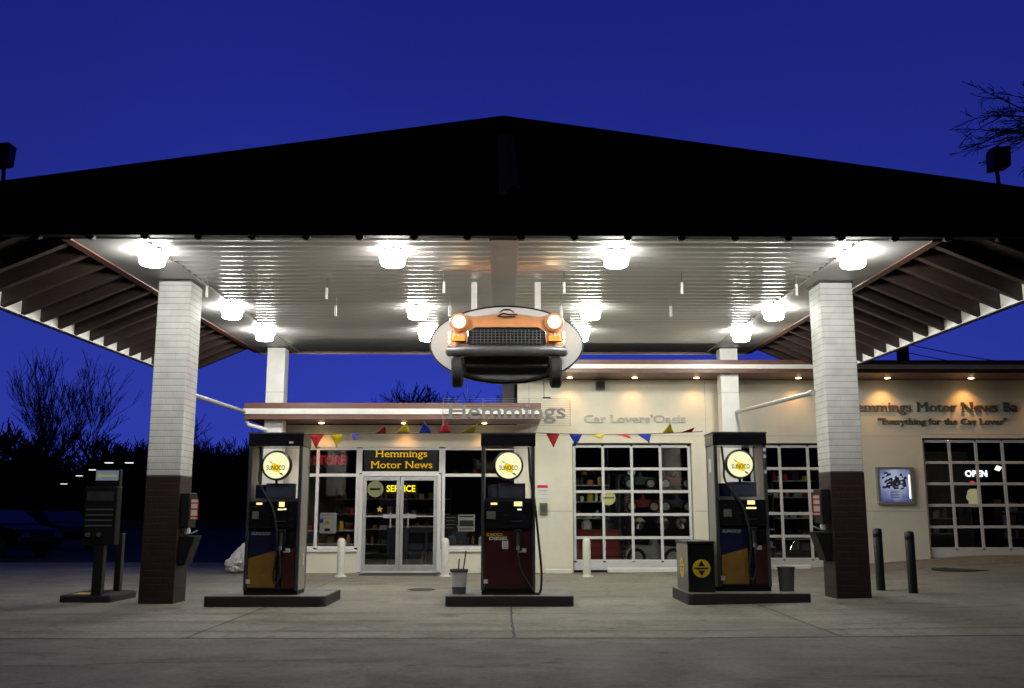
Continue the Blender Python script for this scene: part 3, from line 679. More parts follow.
t = thing('spring_stand', 'pale coil spring standing on the middle rack shelf of the garage', 'spring', (2.98, 23.130, 1.35))
P_ = [(2.93+.05*math.cos(a*.6), 23.130+.05*math.sin(a*.6), 1.36+.0058*a) for a in range(74)]
MB().tube(P_, .011, 6).build('coil', toy_white, t, smooth=True); MB().lathe([(.07, 1.351), (.07, 1.362)], 2.93, 23.130, 14).build('base', chrome, t)
for k, (x, z, r_) in enumerate(((1.95, .982, .12), (2.42, .982, .15))):
    o = MB().lathe([(r_, z-.018), (r_, z+.14), (r_*.6, z+.16), (r_*.6, z+.2)], x, 22.930, 16).build('oil_can', (bucket_m, greyblue)[k], None, smooth=True, org=(x, 22.930, z)); tag(o, ('pale', 'dark')[k]+' oil can standing on the red tool cabinet', 'oil can')
for k, (x, w_) in enumerate(((3.2, 'left'), (3.75, 'middle'), (4.2, 'right'))):
    o = MB().lathe([(.02, 22.965), (.13, 22.950), (.15, 22.970), (.15, 22.980)], x, 0, 20, 'y', 1.10).build('hubcap', chrome, None, smooth=True, org=(x, 22.970, 1.1)); tag(o, 'round chrome hubcap hung below the middle rack shelf, the %s one of three' % w_, 'hubcap', 'hubcaps in the garage')
# motorcycle in middle bay
def motorbike(x, y, z, label, m):
    t = thing('motorcycle', label, 'motorcycle', (x, y, z), 'motorcycles in the garage')
    for wx in (-.62, .62):
        w = MB().lathe([(.25, y-.05), (.31, y-.03), (.31, y+.03), (.25, y+.05)], x+wx, 0, 22, 'y', z+.31).build('wheel', rubber, t, smooth=True)
        MB().lathe([(.20, y-.055), (.22, y-.052), (.16, y-.06), (.05, y-.075)], x+wx, 0, 20, 'y', z+.31).build('rim', chrome, w, smooth=True, org=(x, y, z))
    MB().prism([(x-.35, z+.35), (x+.3, z+.35), (x+.38, z+.6), (x-.2, z+.62)], y-.1, y+.1).build('engine', chrome, t, bevel=.03)
    MB().prism([(x-.05, z+.64), (x+.42, z+.66), (x+.45, z+.82), (x+.05, z+.84)], y-.12, y+.12).build('fuel_tank', m, t, bevel=.05)
    MB().prism([(x-.6, z+.70), (x-.06, z+.66), (x-.04, z+.76), (x-.6, z+.80)], y-.12, y+.12).build('saddle', black_plastic, t, bevel=.03)
    MB().tube([(x+.62, y, z+.31), (x+.46, y, z+.95)], .025, 8).build('fork', chrome, t); MB().tube([(x+.36, y-.35, z+1.02), (x+.46, y, z+.96), (x+.36, y+.35, z+1.02)], .016, 8).build('handlebar', chrome, t)
    MB().lathe([(.05, x+.44), (.10, x+.52), (.10, x+.56)], 0, y, 16, 'x', z+.86).build('headlight', chrome, t)
motorbike(7.0, 23.1, .1, 'dark motorcycle parked behind the middle garage door', greyblue)
motorbike(2.6, 25.4, .1, 'red motorcycle parked deep behind the left garage door', car_red)
# right bay: pale shirt on a stand, cabinet, ceiling lamp
t = thing('shirt_stand', 'pale yellow shirt on a black stand inside the right garage window', 'clothes stand', (11.2, 23.2, .36))
MB().tube([(11.2, 23.2, .38), (11.2, 23.2, 1.9)], .02, 8).lathe([(.2, .362), (.2, .38), (.03, .40)], 11.2, 23.2, 16).build('stand', dark_steel, t)
MB().prism([(11.2+(a-10.73)*.62, 1.48+(b-1.42)*.78) for a, b in [(10.58, 1.42), (10.86, 1.42), (10.88, 1.72), (10.93, 1.62), (10.97, 1.70), (10.86, 1.92), (10.78, 1.96), (10.66, 1.96), (10.58, 1.92), (10.49, 1.70), (10.53, 1.62), (10.57, 1.72)]], 23.1, 23.28).build('shirt', emit('shirt_self_glow', (.75, .68, .38), .42), t, bevel=.012)  # shirt glows of itself, in place of light falling on it
t = thing('red_lamp', 'tiny glowing red lamp above the pale shirt', 'lamp', (11.1, 23.1, 2.05))
MB().lathe([(.03, 1.99), (.06, 2.02), (.06, 2.06), (.02, 2.09)], 11.13, 23.08, 12).build('bulb', neon_r, t); MB().tube([(11.13, 23.08, 2.09), (11.13, 23.08, 4.2)], .006, 5).build('wire', dark_steel, t)
t = thing('wall_cabinet', 'tall pale grey cabinet inside the right garage bay', 'cabinet', (10.4, 25, .36))
MB().box(10.6, 12.0, 25, 25.5, .36, 2.9).build('body', pmat('cab_grey', (.3, .31, .32), .5), t, bevel=.01); MB().box(10.65, 11.28, 24.98, 24.999, .45, 2.85).box(11.31, 11.95, 24.98, 24.999, .45, 2.85).build('door', pmat('cab_door', (.22, .23, .24), .5), t)
t = thing('bay_lamp', 'small warm ceiling lamp glowing inside the right garage bay', 'lamp', (10.8, 23.6, 3.1))
MB().lathe([(.04, 3.13), (.10, 3.10), (.10, 3.08), (.04, 3.06)], 10.78, 23.6, 14).build('bulb', emit('bay_glow', (1, .8, .4), 6), t); MB().tube([(10.78, 23.6, 3.13), (10.78, 23.6, 4.2)], .006, 5).build('cord', dark_steel, t)
t = thing('exit_lamp', 'small white lit lamp beside the OPEN sign', 'lamp', (11.82, 23.1, 2.4))
MB().prism([(11.72, 2.36), (11.82, 2.32), (11.88, 2.41), (11.78, 2.45)], 23.1, 23.14).build('lens', emit('exit_glow', (.9, .97, 1), 2.2), t); MB().tube([(11.82, 23.12, 2.45), (11.82, 23.12, 4.2)], .006, 5).build('wire', dark_steel, t)

# ------------------------------------------------------------------ pump islands and fuel pumps
def island(x0, x1, y0, y1, g, label):
    r = .09; pts = []
    for cx, cy, a0 in ((x1-r, y0+r, -90), (x1-r, y1-r, 0), (x0+r, y1-r, 90), (x0+r, y0+r, 180)):
        for k in range(7): t_ = R(a0+15*k); pts.append((cx+r*math.cos(t_), cy+r*math.sin(t_)))
    t = thing('pump_island', label, 'pump island', ((x0+x1)/2, (y0+y1)/2, g), 'concrete pump islands')
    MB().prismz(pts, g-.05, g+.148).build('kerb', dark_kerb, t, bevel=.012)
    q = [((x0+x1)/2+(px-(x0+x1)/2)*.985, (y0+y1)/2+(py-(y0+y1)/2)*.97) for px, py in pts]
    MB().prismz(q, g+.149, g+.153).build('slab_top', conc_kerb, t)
island(-4.26, -2.52, 14.2, 15.6, 0, 'low concrete island under the left fuel pump')
island(-.82, 1.02, 14.2, 15.6, 0, 'low concrete island under the middle fuel pump')
island(2.66, 4.44, 14.25, 15.65, .03, 'low concrete island under the right fuel pump')

def pump(cx, y, zb, style, label):
    w = .395; d = .58; zt = zb+2.33
    t = thing('fuel_pump', label, 'fuel pump', (cx, y+d/2, zb), 'fuel pumps')
    x0, x1 = cx-w, cx+w
    # lower cabinet, display block, posts and header
    MB().box(x0+.052, x1-.052, y+.03, y+d-.03, zb+.06, zb+1.38).build('cabinet', black_m, t, bevel=.01)
    MB().box(x0+.01, x1-.01, y+.02, y+d-.02, zb, zb+.06).build('plinth', black_plastic, t)
    for a in (x0, x1-.05):
        p_ = MB().box(a, a+.05, y, y+.06, zb+.061, zt-.19).build('post', dark_steel, t, bevel=.008)
    for a in (x0, x1-.05):
        MB().box(a+.004, a+.046, y+.0605, y+d-.0605, zb+.061, zt-.19).build('side_panel', steel, t, bevel=.004)
        MB().box(a, a+.05, y+d-.06, y+d, zb+.061, zt-.19).build('post', dark_steel, t, bevel=.008)
    h = MB().box(x0-.01, x1+.01, y-.01, y+d+.01, zt-.19, zt).build('header', black_gloss, t, bevel=.012)
    MB().box(x0-.016, x1+.016, y-.016, y+d+.016, zt-.012, zt+.012).build('trim', dark_steel, h, org=(cx, y+d/2, zb))
    MB().box(x0+.09, x0+.24, y+.12, y+.3, zb+1.381, zb+1.58).build('valve_box', blue_p if style != 'diesel' else greyblue, t, bevel=.01)
    MB().box(x0+.25, x1-.14, y+.10, y+.32, zb+1.381, zb+1.60).build('meter_box', greyblue, t, bevel=.01)
    # globe
    gx, gzz = cx+.005, zb+1.86; r = .195
    g = MB().lathe([(r+.012, y+.16), (r+.026, y+.13), (r+.026, y+.05), (r+.004, y+.035), (r, y+.045)], gx, 0, 36, 'y', gzz).build('globe_rim', black_m, t, smooth=True)
    f_ = MB().lathe([(r, y+.046), (r*.8, y+.034), (r*.5, y+.026), (.01, y+.023)], gx, 0, 36, 'y', gzz).build('globe_face', globe_e, g, smooth=True, org=(cx, y+d/2, zb))
    mb = MB(); za = gzz-.035
    mb.prism([(gx-.075, za-.035), (gx+.055, za-.075), (gx+.075, za+.03), (gx-.05, za+.075)], y+.0145, y+.0175)
    mb.build('emblem', emit('emblem_yellow', (1.0, .70, .02), .85) if 'emblem_yellow' not in MATS else MATS['emblem_yellow'], g, org=(cx, y+d/2, zb))
    mb = MB(); add_text(mb, 'SUNOCO', gx-.135, gx+.135, za-.032, .068, y+.010, .003, .012)
    mb.prism([(gx-.10, za+.105), (gx-.065, za+.085), (gx-.05, za+.062), (gx-.085, za+.082)], y+.011, y+.014)
    mb.prism([(gx+.05, za-.072), (gx+.075, za-.10), (gx+.12, za-.118), (gx+.095, za-.08)], y+.011, y+.014)
    mb.build('lettering', pmat('emblem_ink', (.02, .02, .05), .5) if 'emblem_ink' not in MATS else MATS['emblem_ink'], g, org=(cx, y+d/2, zb))
    MB().tube([(gx, y+.10, zb+1.60), (gx, y+.10, gzz-r-.01)], .02, 8).build('globe_stem', black_m, g, org=(cx, y+d/2, zb))
    # display block
    b = MB().prismx([(y-.02, zb+.96), (y+.03, zb+.93), (y+.03, zb+1.379), (y+.005, zb+1.379), (y-.02, zb+1.33)], x0+.055, x1-.055).build('display_block', black_gloss, t, bevel=.006)
    o_ = (cx, y+d/2, zb)
    lit = [(.09, .175, 1.285, 1.315, disp_e), (.42, .50, 1.255, 1.325, disp_e), (.405, .475, 1.205, 1.228, disp_e), (.485, .53, 1.21, 1.232, disp_w), (.035, .13, 1.08, 1.19, disp_dim)]
    if style == 'diesel': lit = [(.08, .175, 1.285, 1.315, disp_e), (.42, .54, 1.265, 1.33, disp_e), (.47, .53, 1.205, 1.228, disp_w), (.02, .15, 1.08, 1.19, disp_dim)]
    if style == 'right': lit = [(.41, .52, 1.26, 1.32, disp_e), (.39, .54, 1.195, 1.222, disp_e), (.05, .17, 1.08, 1.19, disp_dim)]
    for a, e_, c, dd, m in lit:
        MB().box(x0+.06+a, x0+.06+e_, y-.028, y-.0215, zb+c, zb+dd).build('screen', m, b, org=o_)
    MB().box(x0+.12, x0+.15, y-.027, y-.0215, zb+1.24, zb+1.26).box(x0+.33, x0+.38, y-.027, y-.0215, zb+1.13, zb+1.137).box(x0+.42, x0+.60, y-.027, y-.0215, zb+1.04, zb+1.052).build('button', dark_steel, b, org=o_)
    # front door panel
    za, zc = zb+.10, zb+.92
    xa, xb = x0+.056, x1-.056; xn = xa+.40
    if style == 'diesel':
        dr = MB().box(xa, xb, y+.004, y+.0295, za, zc).build('door_panel', red_p, t, bevel=.006)
        mb = MB(); add_text(mb, 'SUNOCO', xa+.02, xa+.25, zc-.085, .042, y+.0005, .003, .02, shear=.2); mb.build('lettering', yellow_m, dr, org=o_)
        mb = MB(); add_text(mb, 'DIESEL', xa+.06, xa+.34, zc-.14, .045, y+.0005, .003, .02, shear=.2); mb.build('lettering', white_print, dr, org=o_)
        st = MB().box(xa+.25, xa+.34, y+.0005, y+.0035, zc-.27, zc-.155).build('sticker', white_print, dr, org=o_)
        for i in range(4): MB().box(xa+.26, xa+.33, y-.0005, y+.0002, zc-.255+.026*i, zc-.243+.026*i).build('print', grey_letter, dr, org=o_)
    else:
        dr = MB().box(xa, xb, y+.008, y+.0295, za, zc).build('door_panel', black_gloss, t, bevel=.006)
        MB().prism([(xa+.004, za+.42), (xn, za+.53), (xn, zc-.005), (xa+.004, zc-.005)], y+.003, y+.0078).build('blue_field', blue_p, dr, org=o_)
        MB().prism([(xa+.004, za+.005), (xn, za+.005), (xn, za+.528), (xa+.004, za+.418)], y+.003, y+.0078).build('yellow_field', yellow_p, dr, org=o_)
        MB().prism([(xn+.10, za+.005), (xb-.004, za+.005), (xb-.004, za+.58), (xn+.10, za+.50)], y+.003, y+.0078).build('red_field', redbrown, dr, org=o_)
        mb = MB(); add_text(mb, 'SUNOCO', xa+.03, xa+.30, zc-.07, .042, y-.0005, .003, .018, shear=.25); mb.build('lettering', grey_letter, dr, org=o_)
    # nozzle boot, nozzle, hose
    n = MB().box(xn+.02, xn+.14, y-.035, y+.0025, zb+.62, zb+.93).build('nozzle_boot', black_plastic, t, bevel=.015)
    nz = MB().tube([(xn+.08, y-.06, zb+.88), (xn+.08, y-.075, zb+.74), (xn+.08, y-.055, zb+.64)], [.022, .028, .02], 10).tube([(xn+.08, y-.075, zb+.74), (xn+.08, y-.12, zb+.62), (xn+.08, y-.09, zb+.55)], .014, 8).build('nozzle', dark_steel, t, smooth=True)
    MB().box(xn+.06, xn+.10, y-.10, y-.085, zb+.64, zb+.69).build('nozzle_tag', white_print, nz, org=o_)
    if style == 'diesel':
        hp = [(x1-.09, y+.05, zt-.2), (x1-.07, y-.0, zb+1.7), (x1-.01, y-.03, zb+1.35), (x1+.035, y-.05, zb+.9), (x1+.085, y-.06, zb+.35), (x1+.07, y-.06, zb+.06), (x1-.0, y-.06, zb+.025), (x1-.06, y-.06, zb+.10), (xn+.12, y-.09, zb+.35), (xn+.08, y-.1, zb+.56)]
    else:
        hp = [(x0+.14, y+.1, zt-.2), (x0+.16, y+.06, zb+1.85), (x0+.17, y+.04, zb+1.6), (xn-.05, y-.05, zb+1.2), (xn+.03, y-.06, zb+.7), (xn-.01, y-.06, zb+.3), (xn+.03, y-.06, zb+.16), (xn+.09, y-.08, zb+.3), (xn+.08, y-.1, zb+.56)]
    # smooth the hose with Catmull-Rom
    P = [Vector(p) for p in hp]; sm = []
    for i in range(len(P)-1):
        p0, p1, p2, p3 = P[max(i-1,0)], P[i], P[i+1], P[min(i+2,len(P)-1)]
        for k in range(6):
            u = k/6; sm.append(.5*((2*p1)+(p2-p0)*u+(2*p0-5*p1+4*p2-p3)*u*u+(3*p1-p0-3*p2+p3)*u**3))
    sm.append(P[-1]); MB().tube(sm, .017, 8).build('hose', rubber, t, smooth=True)
    for zz in (.78, .72, .66) if style == 'left' else ((1.95, 2.05, 1.72) if style == 'right' else ()):
        xx = x1+.001 if style == 'left' else x1-.045
        if style == 'left': MB().box(x1+.0, x1+.006, y+.28, y+.34, zb+zz-.25, zb+zz-.20).build('side_tag', white_print, t)
        else: MB().box(x1-.046, x1-.006, y-.006, y-.001, zb+zz, zb+zz+.05).build('side_tag', frame_white, t)
    for a_, b_, c_, d_, m_ in ((.06, .16, .955, .985, white_print), (.30, .37, .955, .975, frame_white), (.56, .66, .60, .66, white_print), (.04, .10, .16, .22, frame_white)):
        MB().box(x0+a_, x0+b_, y-.0005, y+.0015, zb+c_, zb+d_).build('label_plate', m_, dr, org=o_)
    if style == 'left': MB().box(x1-.2, x1-.14, y-.018, y-.0105, zt-.15, zt-.12).build('header_tag', frame_white, t)
    MB().box(x0-.006, x0-.0005, y+.2, y+.36, zb+1.75, zb+1.95).build('side_notice', white_print, t) if style == 'right' else None
    return t
pump(-3.355, 14.4, .153, 'left', 'black fuel pump with blue and yellow panel and lit round globe, leftmost of the three')
pump(.08, 14.4, .153, 'diesel', 'fuel pump with a dark red door panel and lit round globe, in the middle')
pump(3.57, 14.6, .185, 'right', 'black fuel pump with blue and yellow panel beside the yellow marked trash box')

# trash box with yellow roundels
g = .184; x0, x1, y0, y1 = 2.70, 3.09, 14.42, 15.35
t = thing('trash_box', 'square black waste box with yellow roundels beside the right fuel pump', 'waste bin', ((x0+x1)/2, (y0+y1)/2, g))
MB().box(x0, x1, y0, y1, g, g+.69).build('body', black_gloss, t, bevel=.012)
MB().box(x0-.012, x1+.012, y0-.012, y1+.012, g+.691, g+.73).build('lid', black_m, t, bevel=.01)
def roundel(front):
    mk = []
    cz = g+.34
    def P(a, b, off): return ((x0+x1)/2+a, y0-off, cz+b) if front else (x0-off, (y0+y1)/2-a, cz+b)
    m1 = MB(); n = 30; rr = .13 if front else .15
    m1.add([P(rr*math.cos(k*2*math.pi/n), rr*math.sin(k*2*math.pi/n), .004) for k in range(n)], [tuple(range(n))]); m1.build('roundel', yellow_m, t)
    m2 = MB()
    for q in ([(-.10, -.012), (.10, -.012), (.10, .012), (-.10, .012)], [(-.05, .03), (.05, .03), (0, .11)], [(-.05, -.03), (.05, -.03), (0, -.11)]):
        m2.add([P(a, b, .006) for a, b in q], [tuple(range(len(q)))])
    m2.build('symbol', black_m, t)
roundel(True); roundel(False)
# small grey bucket right of right pump
t = thing('waste_bucket', 'small grey plastic bucket on the island right of the right fuel pump', 'bucket', (4.22, 14.75, g))
MB().lathe([(.105, g), (.125, g+.32), (.135, g+.325), (.135, g+.345), (.12, g+.345), (.10, g+.05)], 4.22, 14.75, 22).build('body', bin_grey, t, smooth=True)
# squeegee bucket by middle pump
g = .154; bx, by = -.64, 14.62
t = thing('squeegee_bucket', 'white bucket with dark lower band holding squeegees beside the middle fuel pump', 'bucket', (bx, by, g))
MB().lathe([(.10, g), (.105, g+.10)], bx, by, 22).build('base_band', bin_grey, t, smooth=True)
MB().lathe([(.106, g+.101), (.125, g+.33), (.10, g+.33), (.09, g+.12)], bx, by, 22).build('body', bucket_m, t, smooth=True)
MB().lathe([(.128, g+.31), (.136, g+.32), (.136, g+.35), (.12, g+.352), (.118, g+.31)], bx, by, 22).build('rim', bin_grey, t, smooth=True)
for a, b, h, w in ((.03, .10, .62, 'longer, leaning to the right'), (-.02, .0, .50, 'shorter, nearly upright')):
    o = MB().tube([(bx+a, by, g+.12), (bx+b, by-.01, g+h)], .010, 8).box(bx+a-.06, bx+a+.02, by-.012, by+.012, g+.122, g+.16).build('squeegee', dark_post, None, org=(bx, by, g+.12))
    tag(o, 'dark squeegee handle sticking out of the white bucket, the ' + w, 'squeegee', 'squeegees in the white bucket')

# caddies on the brick pillars
for s_, w in ((-1, 'left'), (1, 'right')):
    g = gz(s_*4.8, 15); xf = -4.832 if s_ < 0 else 4.942
    X = lambda a: xf-s_*a
    bx = lambda a, b, y0, y1, z0, z1: MB().box(min(X(a), X(b)), max(X(a), X(b)), y0, y1, z0, z1)
    t = thing('window_wash_station', f'black towel holder and wash bin on the {w} brick pillar', 'wash station', (xf, 14.95, g+.6), 'wash stations on the pillars')
    bx(.002, .13, 14.76, 15.14, g+1.10, g+1.62).build('towel_box', black_plastic, t, bevel=.015)
    MB().prism([(X(.002), g+.55), (X(.10), g+.55), (X(.24), g+.98), (X(.002), g+.98)], 14.78, 15.12).build('wash_bin', black_plastic, t, bevel=.012)
    MB().tube([(X(.05), 14.85, g+.99), (X(.18), 14.80, g+1.02), (X(.26), 14.8, g+1.06)], .012, 8).build('squeegee_handle', alu, t)
    MB().lathe([(.05, g+1.0), (.06, g+1.06), (.03, g+1.14)], X(.07), 14.9, 12).build('bottle', bucket_m, t, smooth=True)
    sg = bx(.14, .25, 14.80, 14.815, g+1.22, g+1.53).build('sign_plate', f_red, t)
    for k, (a, b) in enumerate(((.255, .30), (.17, .235), (.06, .145), (.01, .035))): MB().box(min(X(.15), X(.24)), max(X(.15), X(.24)), 14.794, 14.7995, g+1.22+a, g+1.22+b).build('sign_stripe', pmat('stripe_%s%d' % (w, k), (.80, .72, .62), .5), sg, org=(xf, 14.95, g+.6))

for x, y, r_, w in ((-1.42, 17.4, .24, 'small dark iron cover set in the concrete left of the middle pump island'), (9.1, 19.6, .55, 'large dark round cover in the concrete before the right garage door')):
    g = gz(x, y)
    o = MB().lathe([(r_, g-.02), (r_, g+.012), (r_*.9, g+.016), (r_*.88, g+.012), (.02, g+.014)], x, y, 28).build('iron_cover', dark_kerb, None, smooth=True, org=(x, y, g)); tag(o, w, 'manhole cover', 'iron covers in the concrete')
# ------------------------------------------------------------------ bollards
for x, y, w in ((-3.42, 21.0, 'left of the double glass doors'), (-1.22, 21.0, 'right of the double glass doors'), (1.78, 20.95, 'before the left garage door')):
    g = gz(x, y)
    t = thing('white_bollard', 'round topped white bollard standing ' + w, 'bollard', (x, y, g), 'white bollards along the shop')
    MB().lathe([(.085, g-.02), (.085, g+.72), (.075, g+.77), (.045, g+.80), (.01, g+.81)], x, y, 20).build('post', post_pale, t, smooth=True)
    MB().lathe([(.13, g-.01), (.13, g+.02), (.10, g+.035)], x, y, 20).build('foot', post_pale, t, smooth=True)
for x, y, h, w in ((6.1, 16.0, .99, 'left of the pair, nearer the brick pillar'), (6.35, 15.35, .95, 'right of the pair, under the poster case')):
    g = gz(x, y)
    t = thing('dark_bollard', 'black steel bollard right of the brick pillar, ' + w, 'bollard', (x, y, g), 'black bollards on the right')
    MB().lathe([(.07, g-.02), (.07, g+h-.03), (.055, g+h-.008), (.01, g+h)], x, y, 18).build('post', dark_post, t, smooth=True)
    MB().lathe([(.072, g+h-.14), (.073, g+h-.13), (.073, g+h-.09), (.072, g+h-.08)], x, y, 18).build('band', black_m, t, smooth=True)
# air machine / notice stand on the left
t = thing('air_station', 'dark notice cabinet on two posts with a lit blue panel, left of the brick pillar', 'air machine', (-6.1, 15.4, 0))
pts = [(-6.62, 14.95), (-5.85, 14.9), (-5.82, 15.9), (-6.0, 16.05), (-6.55, 16.05), (-6.66, 15.9)]
MB().prismz(pts, -.02, .11).build('base', dark_kerb, t, bevel=.03)
MB().box(-6.5, -6.2, 15.1, 15.4, .111, .116).build('base_marking', yellow_m, t)
MB().box(-6.15, -6.0, 14.93, 15.06, .0, .86).build('post', dark_post, t, bevel=.012); MB().box(-6.13, -6.03, 15.72, 15.84, .0, 1.0).build('post', dark_post, t, bevel=.012)
cb = MB().box(-6.34, -5.85, 14.92, 15.12, .84, 1.72).build('cabinet', black_plastic, t, bevel=.015)
MB().box(-6.24, -5.86, 15.0, 15.11, 1.721, 1.98).build('topper', black_m, t, bevel=.01)
tp = MB().box(-6.22, -5.88, 14.985, 14.999, 1.81, 1.96).build('lit_panel', tag_e, t)
MB().prism([(-6.21, 1.88), (-6.15, 1.92), (-6.15, 1.895), (-5.9, 1.895), (-5.9, 1.865), (-6.15, 1.865), (-6.15, 1.84)], 14.979, 14.984).build('arrow', emit('arrow_yellow', (.8, .75, .15), .3), tp, org=(-6.1, 15.4, 0))
pn = MB().box(-6.30, -5.90, 14.912, 14.919, 1.50, 1.64).build('name_plate', dark_steel, t)
for i in range(4): MB().box(-6.30, -5.90, 14.912, 14.919, 1.36-.08*i, 1.385-.08*i).build('notice_line', bin_grey, t)
for a in (-6.25, -6.08): MB().lathe([(.035, 14.90), (.035, 14.919)], a, 0, 14, 'y', 1.0).build('dial', bin_grey, t)
# white crumpled bag
bm = bmesh.new(); bmesh.ops.create_icosphere(bm, subdivisions=4, radius=1)
from mathutils import noise as mn
for v in bm.verts:
    p = v.co.copy(); h = (p.z+1)/2
    fo = abs(mn.noise(Vector((p.x*5, p.y*5, p.z*1.6)))); r = (.30*(1-h*.78))*(1+.30*mn.noise(p*2.4)-.55*fo+.12*mn.noise(p*9))
    v.co = Vector((p.x*r/.8+.20*h, p.y*r, max(0, h*.66+.05*mn.noise(p*4))))
me = D.meshes.new('plastic_bag'); bm.to_mesh(me); bm.free(); me.materials.append(bag_m)
o = D.objects.new('plastic_bag', me); COL.objects.link(o); o.location = (-6.02, 22.3, .006); tag(o, 'crumpled white plastic bag on the ground left of the left fuel pump', 'bag')

# ------------------------------------------------------------------ pennant strings
def pennants(label, a, b, flags, name='pennant_string', sag=.03):
    a, b = Vector(a), Vector(b); t = thing(name, label, 'bunting', tuple((a+b)/2), 'flag strings between the pumps')
    pt = lambda u: a+(b-a)*u+Vector((0, 0, -sag*4*u*(1-u)))
    MB().tube([pt(i/20) for i in range(21)], .006, 5).build('cord', dark_steel, t)
    for u, m, w, tip in flags:
        c = pt(u); p, q = c+Vector((-w/2, 0, 0)), c+Vector((w/2, 0, 0)); tp_ = c+Vector(tip)
        n = 5; vs = []; fs = []
        for i in range(n+1):
            for j in range(n+1):
                e1 = p.lerp(q, i/n); e = e1.lerp(tp_, j/n); e.y += .035*math.sin(i*1.4+j*1.1+u*30)*(j/n); vs.append(e)
        for i in range(n):
            for j in range(n): fs.append((i*(n+1)+j, (i+1)*(n+1)+j, (i+1)*(n+1)+j+1, i*(n+1)+j+1))
        o = MB().add(vs, fs).build('pennant', m, t, smooth='all'); so = o.modifiers.new('cloth', 'SOLIDIFY'); so.thickness = .003
Rr, Yy, Bb = f_red, f_yel, f_blue
pennants('string of red, yellow and blue flags between the left and middle pumps', (-2.93, 14.6, 2.485), (-.35, 14.6, 2.51),
 [(.05, Rr, .22, (.0, 0, -.21)), (.17, Yy, .21, (.0, 0, -.20)), (.275, Bb, .12, (.0, -.06, -.10)), (.42, Rr, .17, (.09, -.1, .10)), (.555, Yy, .20, (.05, -.06, .18)), (.685, Bb, .20, (-.02, -.05, .17)), (.80, Rr, .20, (.0, -.03, .22)), (.93, Yy, .20, (.15, -.08, .13))], sag=.0)
pennants('string of red, yellow and blue flags between the middle and right pumps', (.50, 14.6, 2.51), (3.06, 14.8, 2.55),
 [(.10, Rr, .21, (.01, 0, -.21)), (.235, Bb, .20, (.0, 0, -.18)), (.365, Yy, .22, (.05, -.1, -.08)), (.51, Rr, .2, (.13, -.14, -.07)), (.645, Bb, .22, (.06, -.08, -.14)), (.79, Yy, .18, (.02, -.06, .15)), (.90, Rr, .16, (.12, -.08, .07))], sag=.035)

# ------------------------------------------------------------------ hanging car sign
SY = 14.62; cx, cz = .055, 3.865
t = thing('hanging_car_sign', 'oval hanging sign with the orange front of an old car and lit headlights', 'sign', (cx, SY, cz)); so_ = (cx, SY, cz)
MB().ell(cx, cz, 1.17, .595, SY, SY+.07).build('oval_board', pmat('board_white', (.62, .63, .62), .5, .06), t)
mb = MB(); n = 72
vs = []
for k in range(n):
    c_, s_ = math.cos(2*math.pi*k/n), math.sin(2*math.pi*k/n)
    for a, y in ((1.16, SY-.006), (1.185, SY-.006), (1.185, SY+.076), (1.16, SY+.076)):
        vs.append((cx+a*c_, y, cz+(a-.575)*s_))
mb.add(vs, [(k*4+i, k*4+(i+1) % 4, ((k+1) % n)*4+(i+1) % 4, ((k+1) % n)*4+i) for k in range(n) for i in range(4)]); mb.build('edge_band', black_m, t)
for x in (-.45, .54): MB().box(x-.045, x+.045, SY+.09, SY+.16, 4.2, CZ-.02).build('hanger_post', white_paint, t, bevel=.006)
hw = .87
def top(x):
    a = abs(x-cx)/hw
    return 4.345-.085*a*a*2+.085*math.exp(-((a-.80)/.16)**2)-.22*max(0, a-.86)/.14*1.0
mb = MB(); nx, nz = 44, 14; vs = []
for i in range(nx+1):
    x = cx-hw+2*hw*i/nx; a = abs(x-cx)/hw; zt = top(x); z0 = 3.74
    dep = .30*(1-a**6)**.5 + .05*math.exp(-((a-.80)/.15)**2)
    for j in range(nz+1):
        v = j/nz; z = z0+(zt-z0)*v
        y = SY-.01-dep*(1-max(0, (v-.45)/.55)**2.6)**.6 if v < 1 else SY-.01
        vs.append((x, y, z))
fs = [(i*(nz+1)+j, (i+1)*(nz+1)+j, (i+1)*(nz+1)+j+1, i*(nz+1)+j+1) for i in range(nx) for j in range(nz)]
mb.add(vs, fs)
body = mb.build('car_body', orange, t, smooth='all')
# grille
FYc = SY-.335
gr = MB().prism([(cx-0.564, 3.80), (cx+0.564, 3.80), (cx+0.570, 4.0), (cx+0.456, 4.055), (cx-0.456, 4.055), (cx-0.570, 4.0)], FYc-.0, FYc+.06).build('grille', black_m, t, bevel=.01)
mb = MB()
for i in range(19): x = cx-0.504+1.008*i/18; mb.box(x-.007, x+.007, FYc-.014, FYc-.001, 3.815, 4.035)
for i in range(5): z = 3.84+.042*i; mb.box(cx-0.546, cx+0.546, FYc-.011, FYc-.0015, z-.004, z+.004)
mb.build('grille_bars', bumper_m, gr, org=so_)
MB().tube([(cx-0.576, FYc-.008, 3.81), (cx-0.582, FYc-.008, 4.0), (cx-0.468, FYc-.008, 4.06), (cx+0.468, FYc-.008, 4.06), (cx+0.582, FYc-.008, 4.0), (cx+0.576, FYc-.008, 3.81)], .013, 8).build('grille_trim', chrome, gr, smooth=True, org=so_)
MB().tube([(cx-.86, SY-.16, 3.715), (cx-.85, SY-.29, 3.715), (cx-.6, SY-.345, 3.715), (cx, SY-.36, 3.715), (cx+.6, SY-.345, 3.715), (cx+.85, SY-.29, 3.715), (cx+.86, SY-.16, 3.715)], [.07, .082, .085, .085, .085, .082, .07], 14).build('bumper', bumper_m, t, smooth=True)
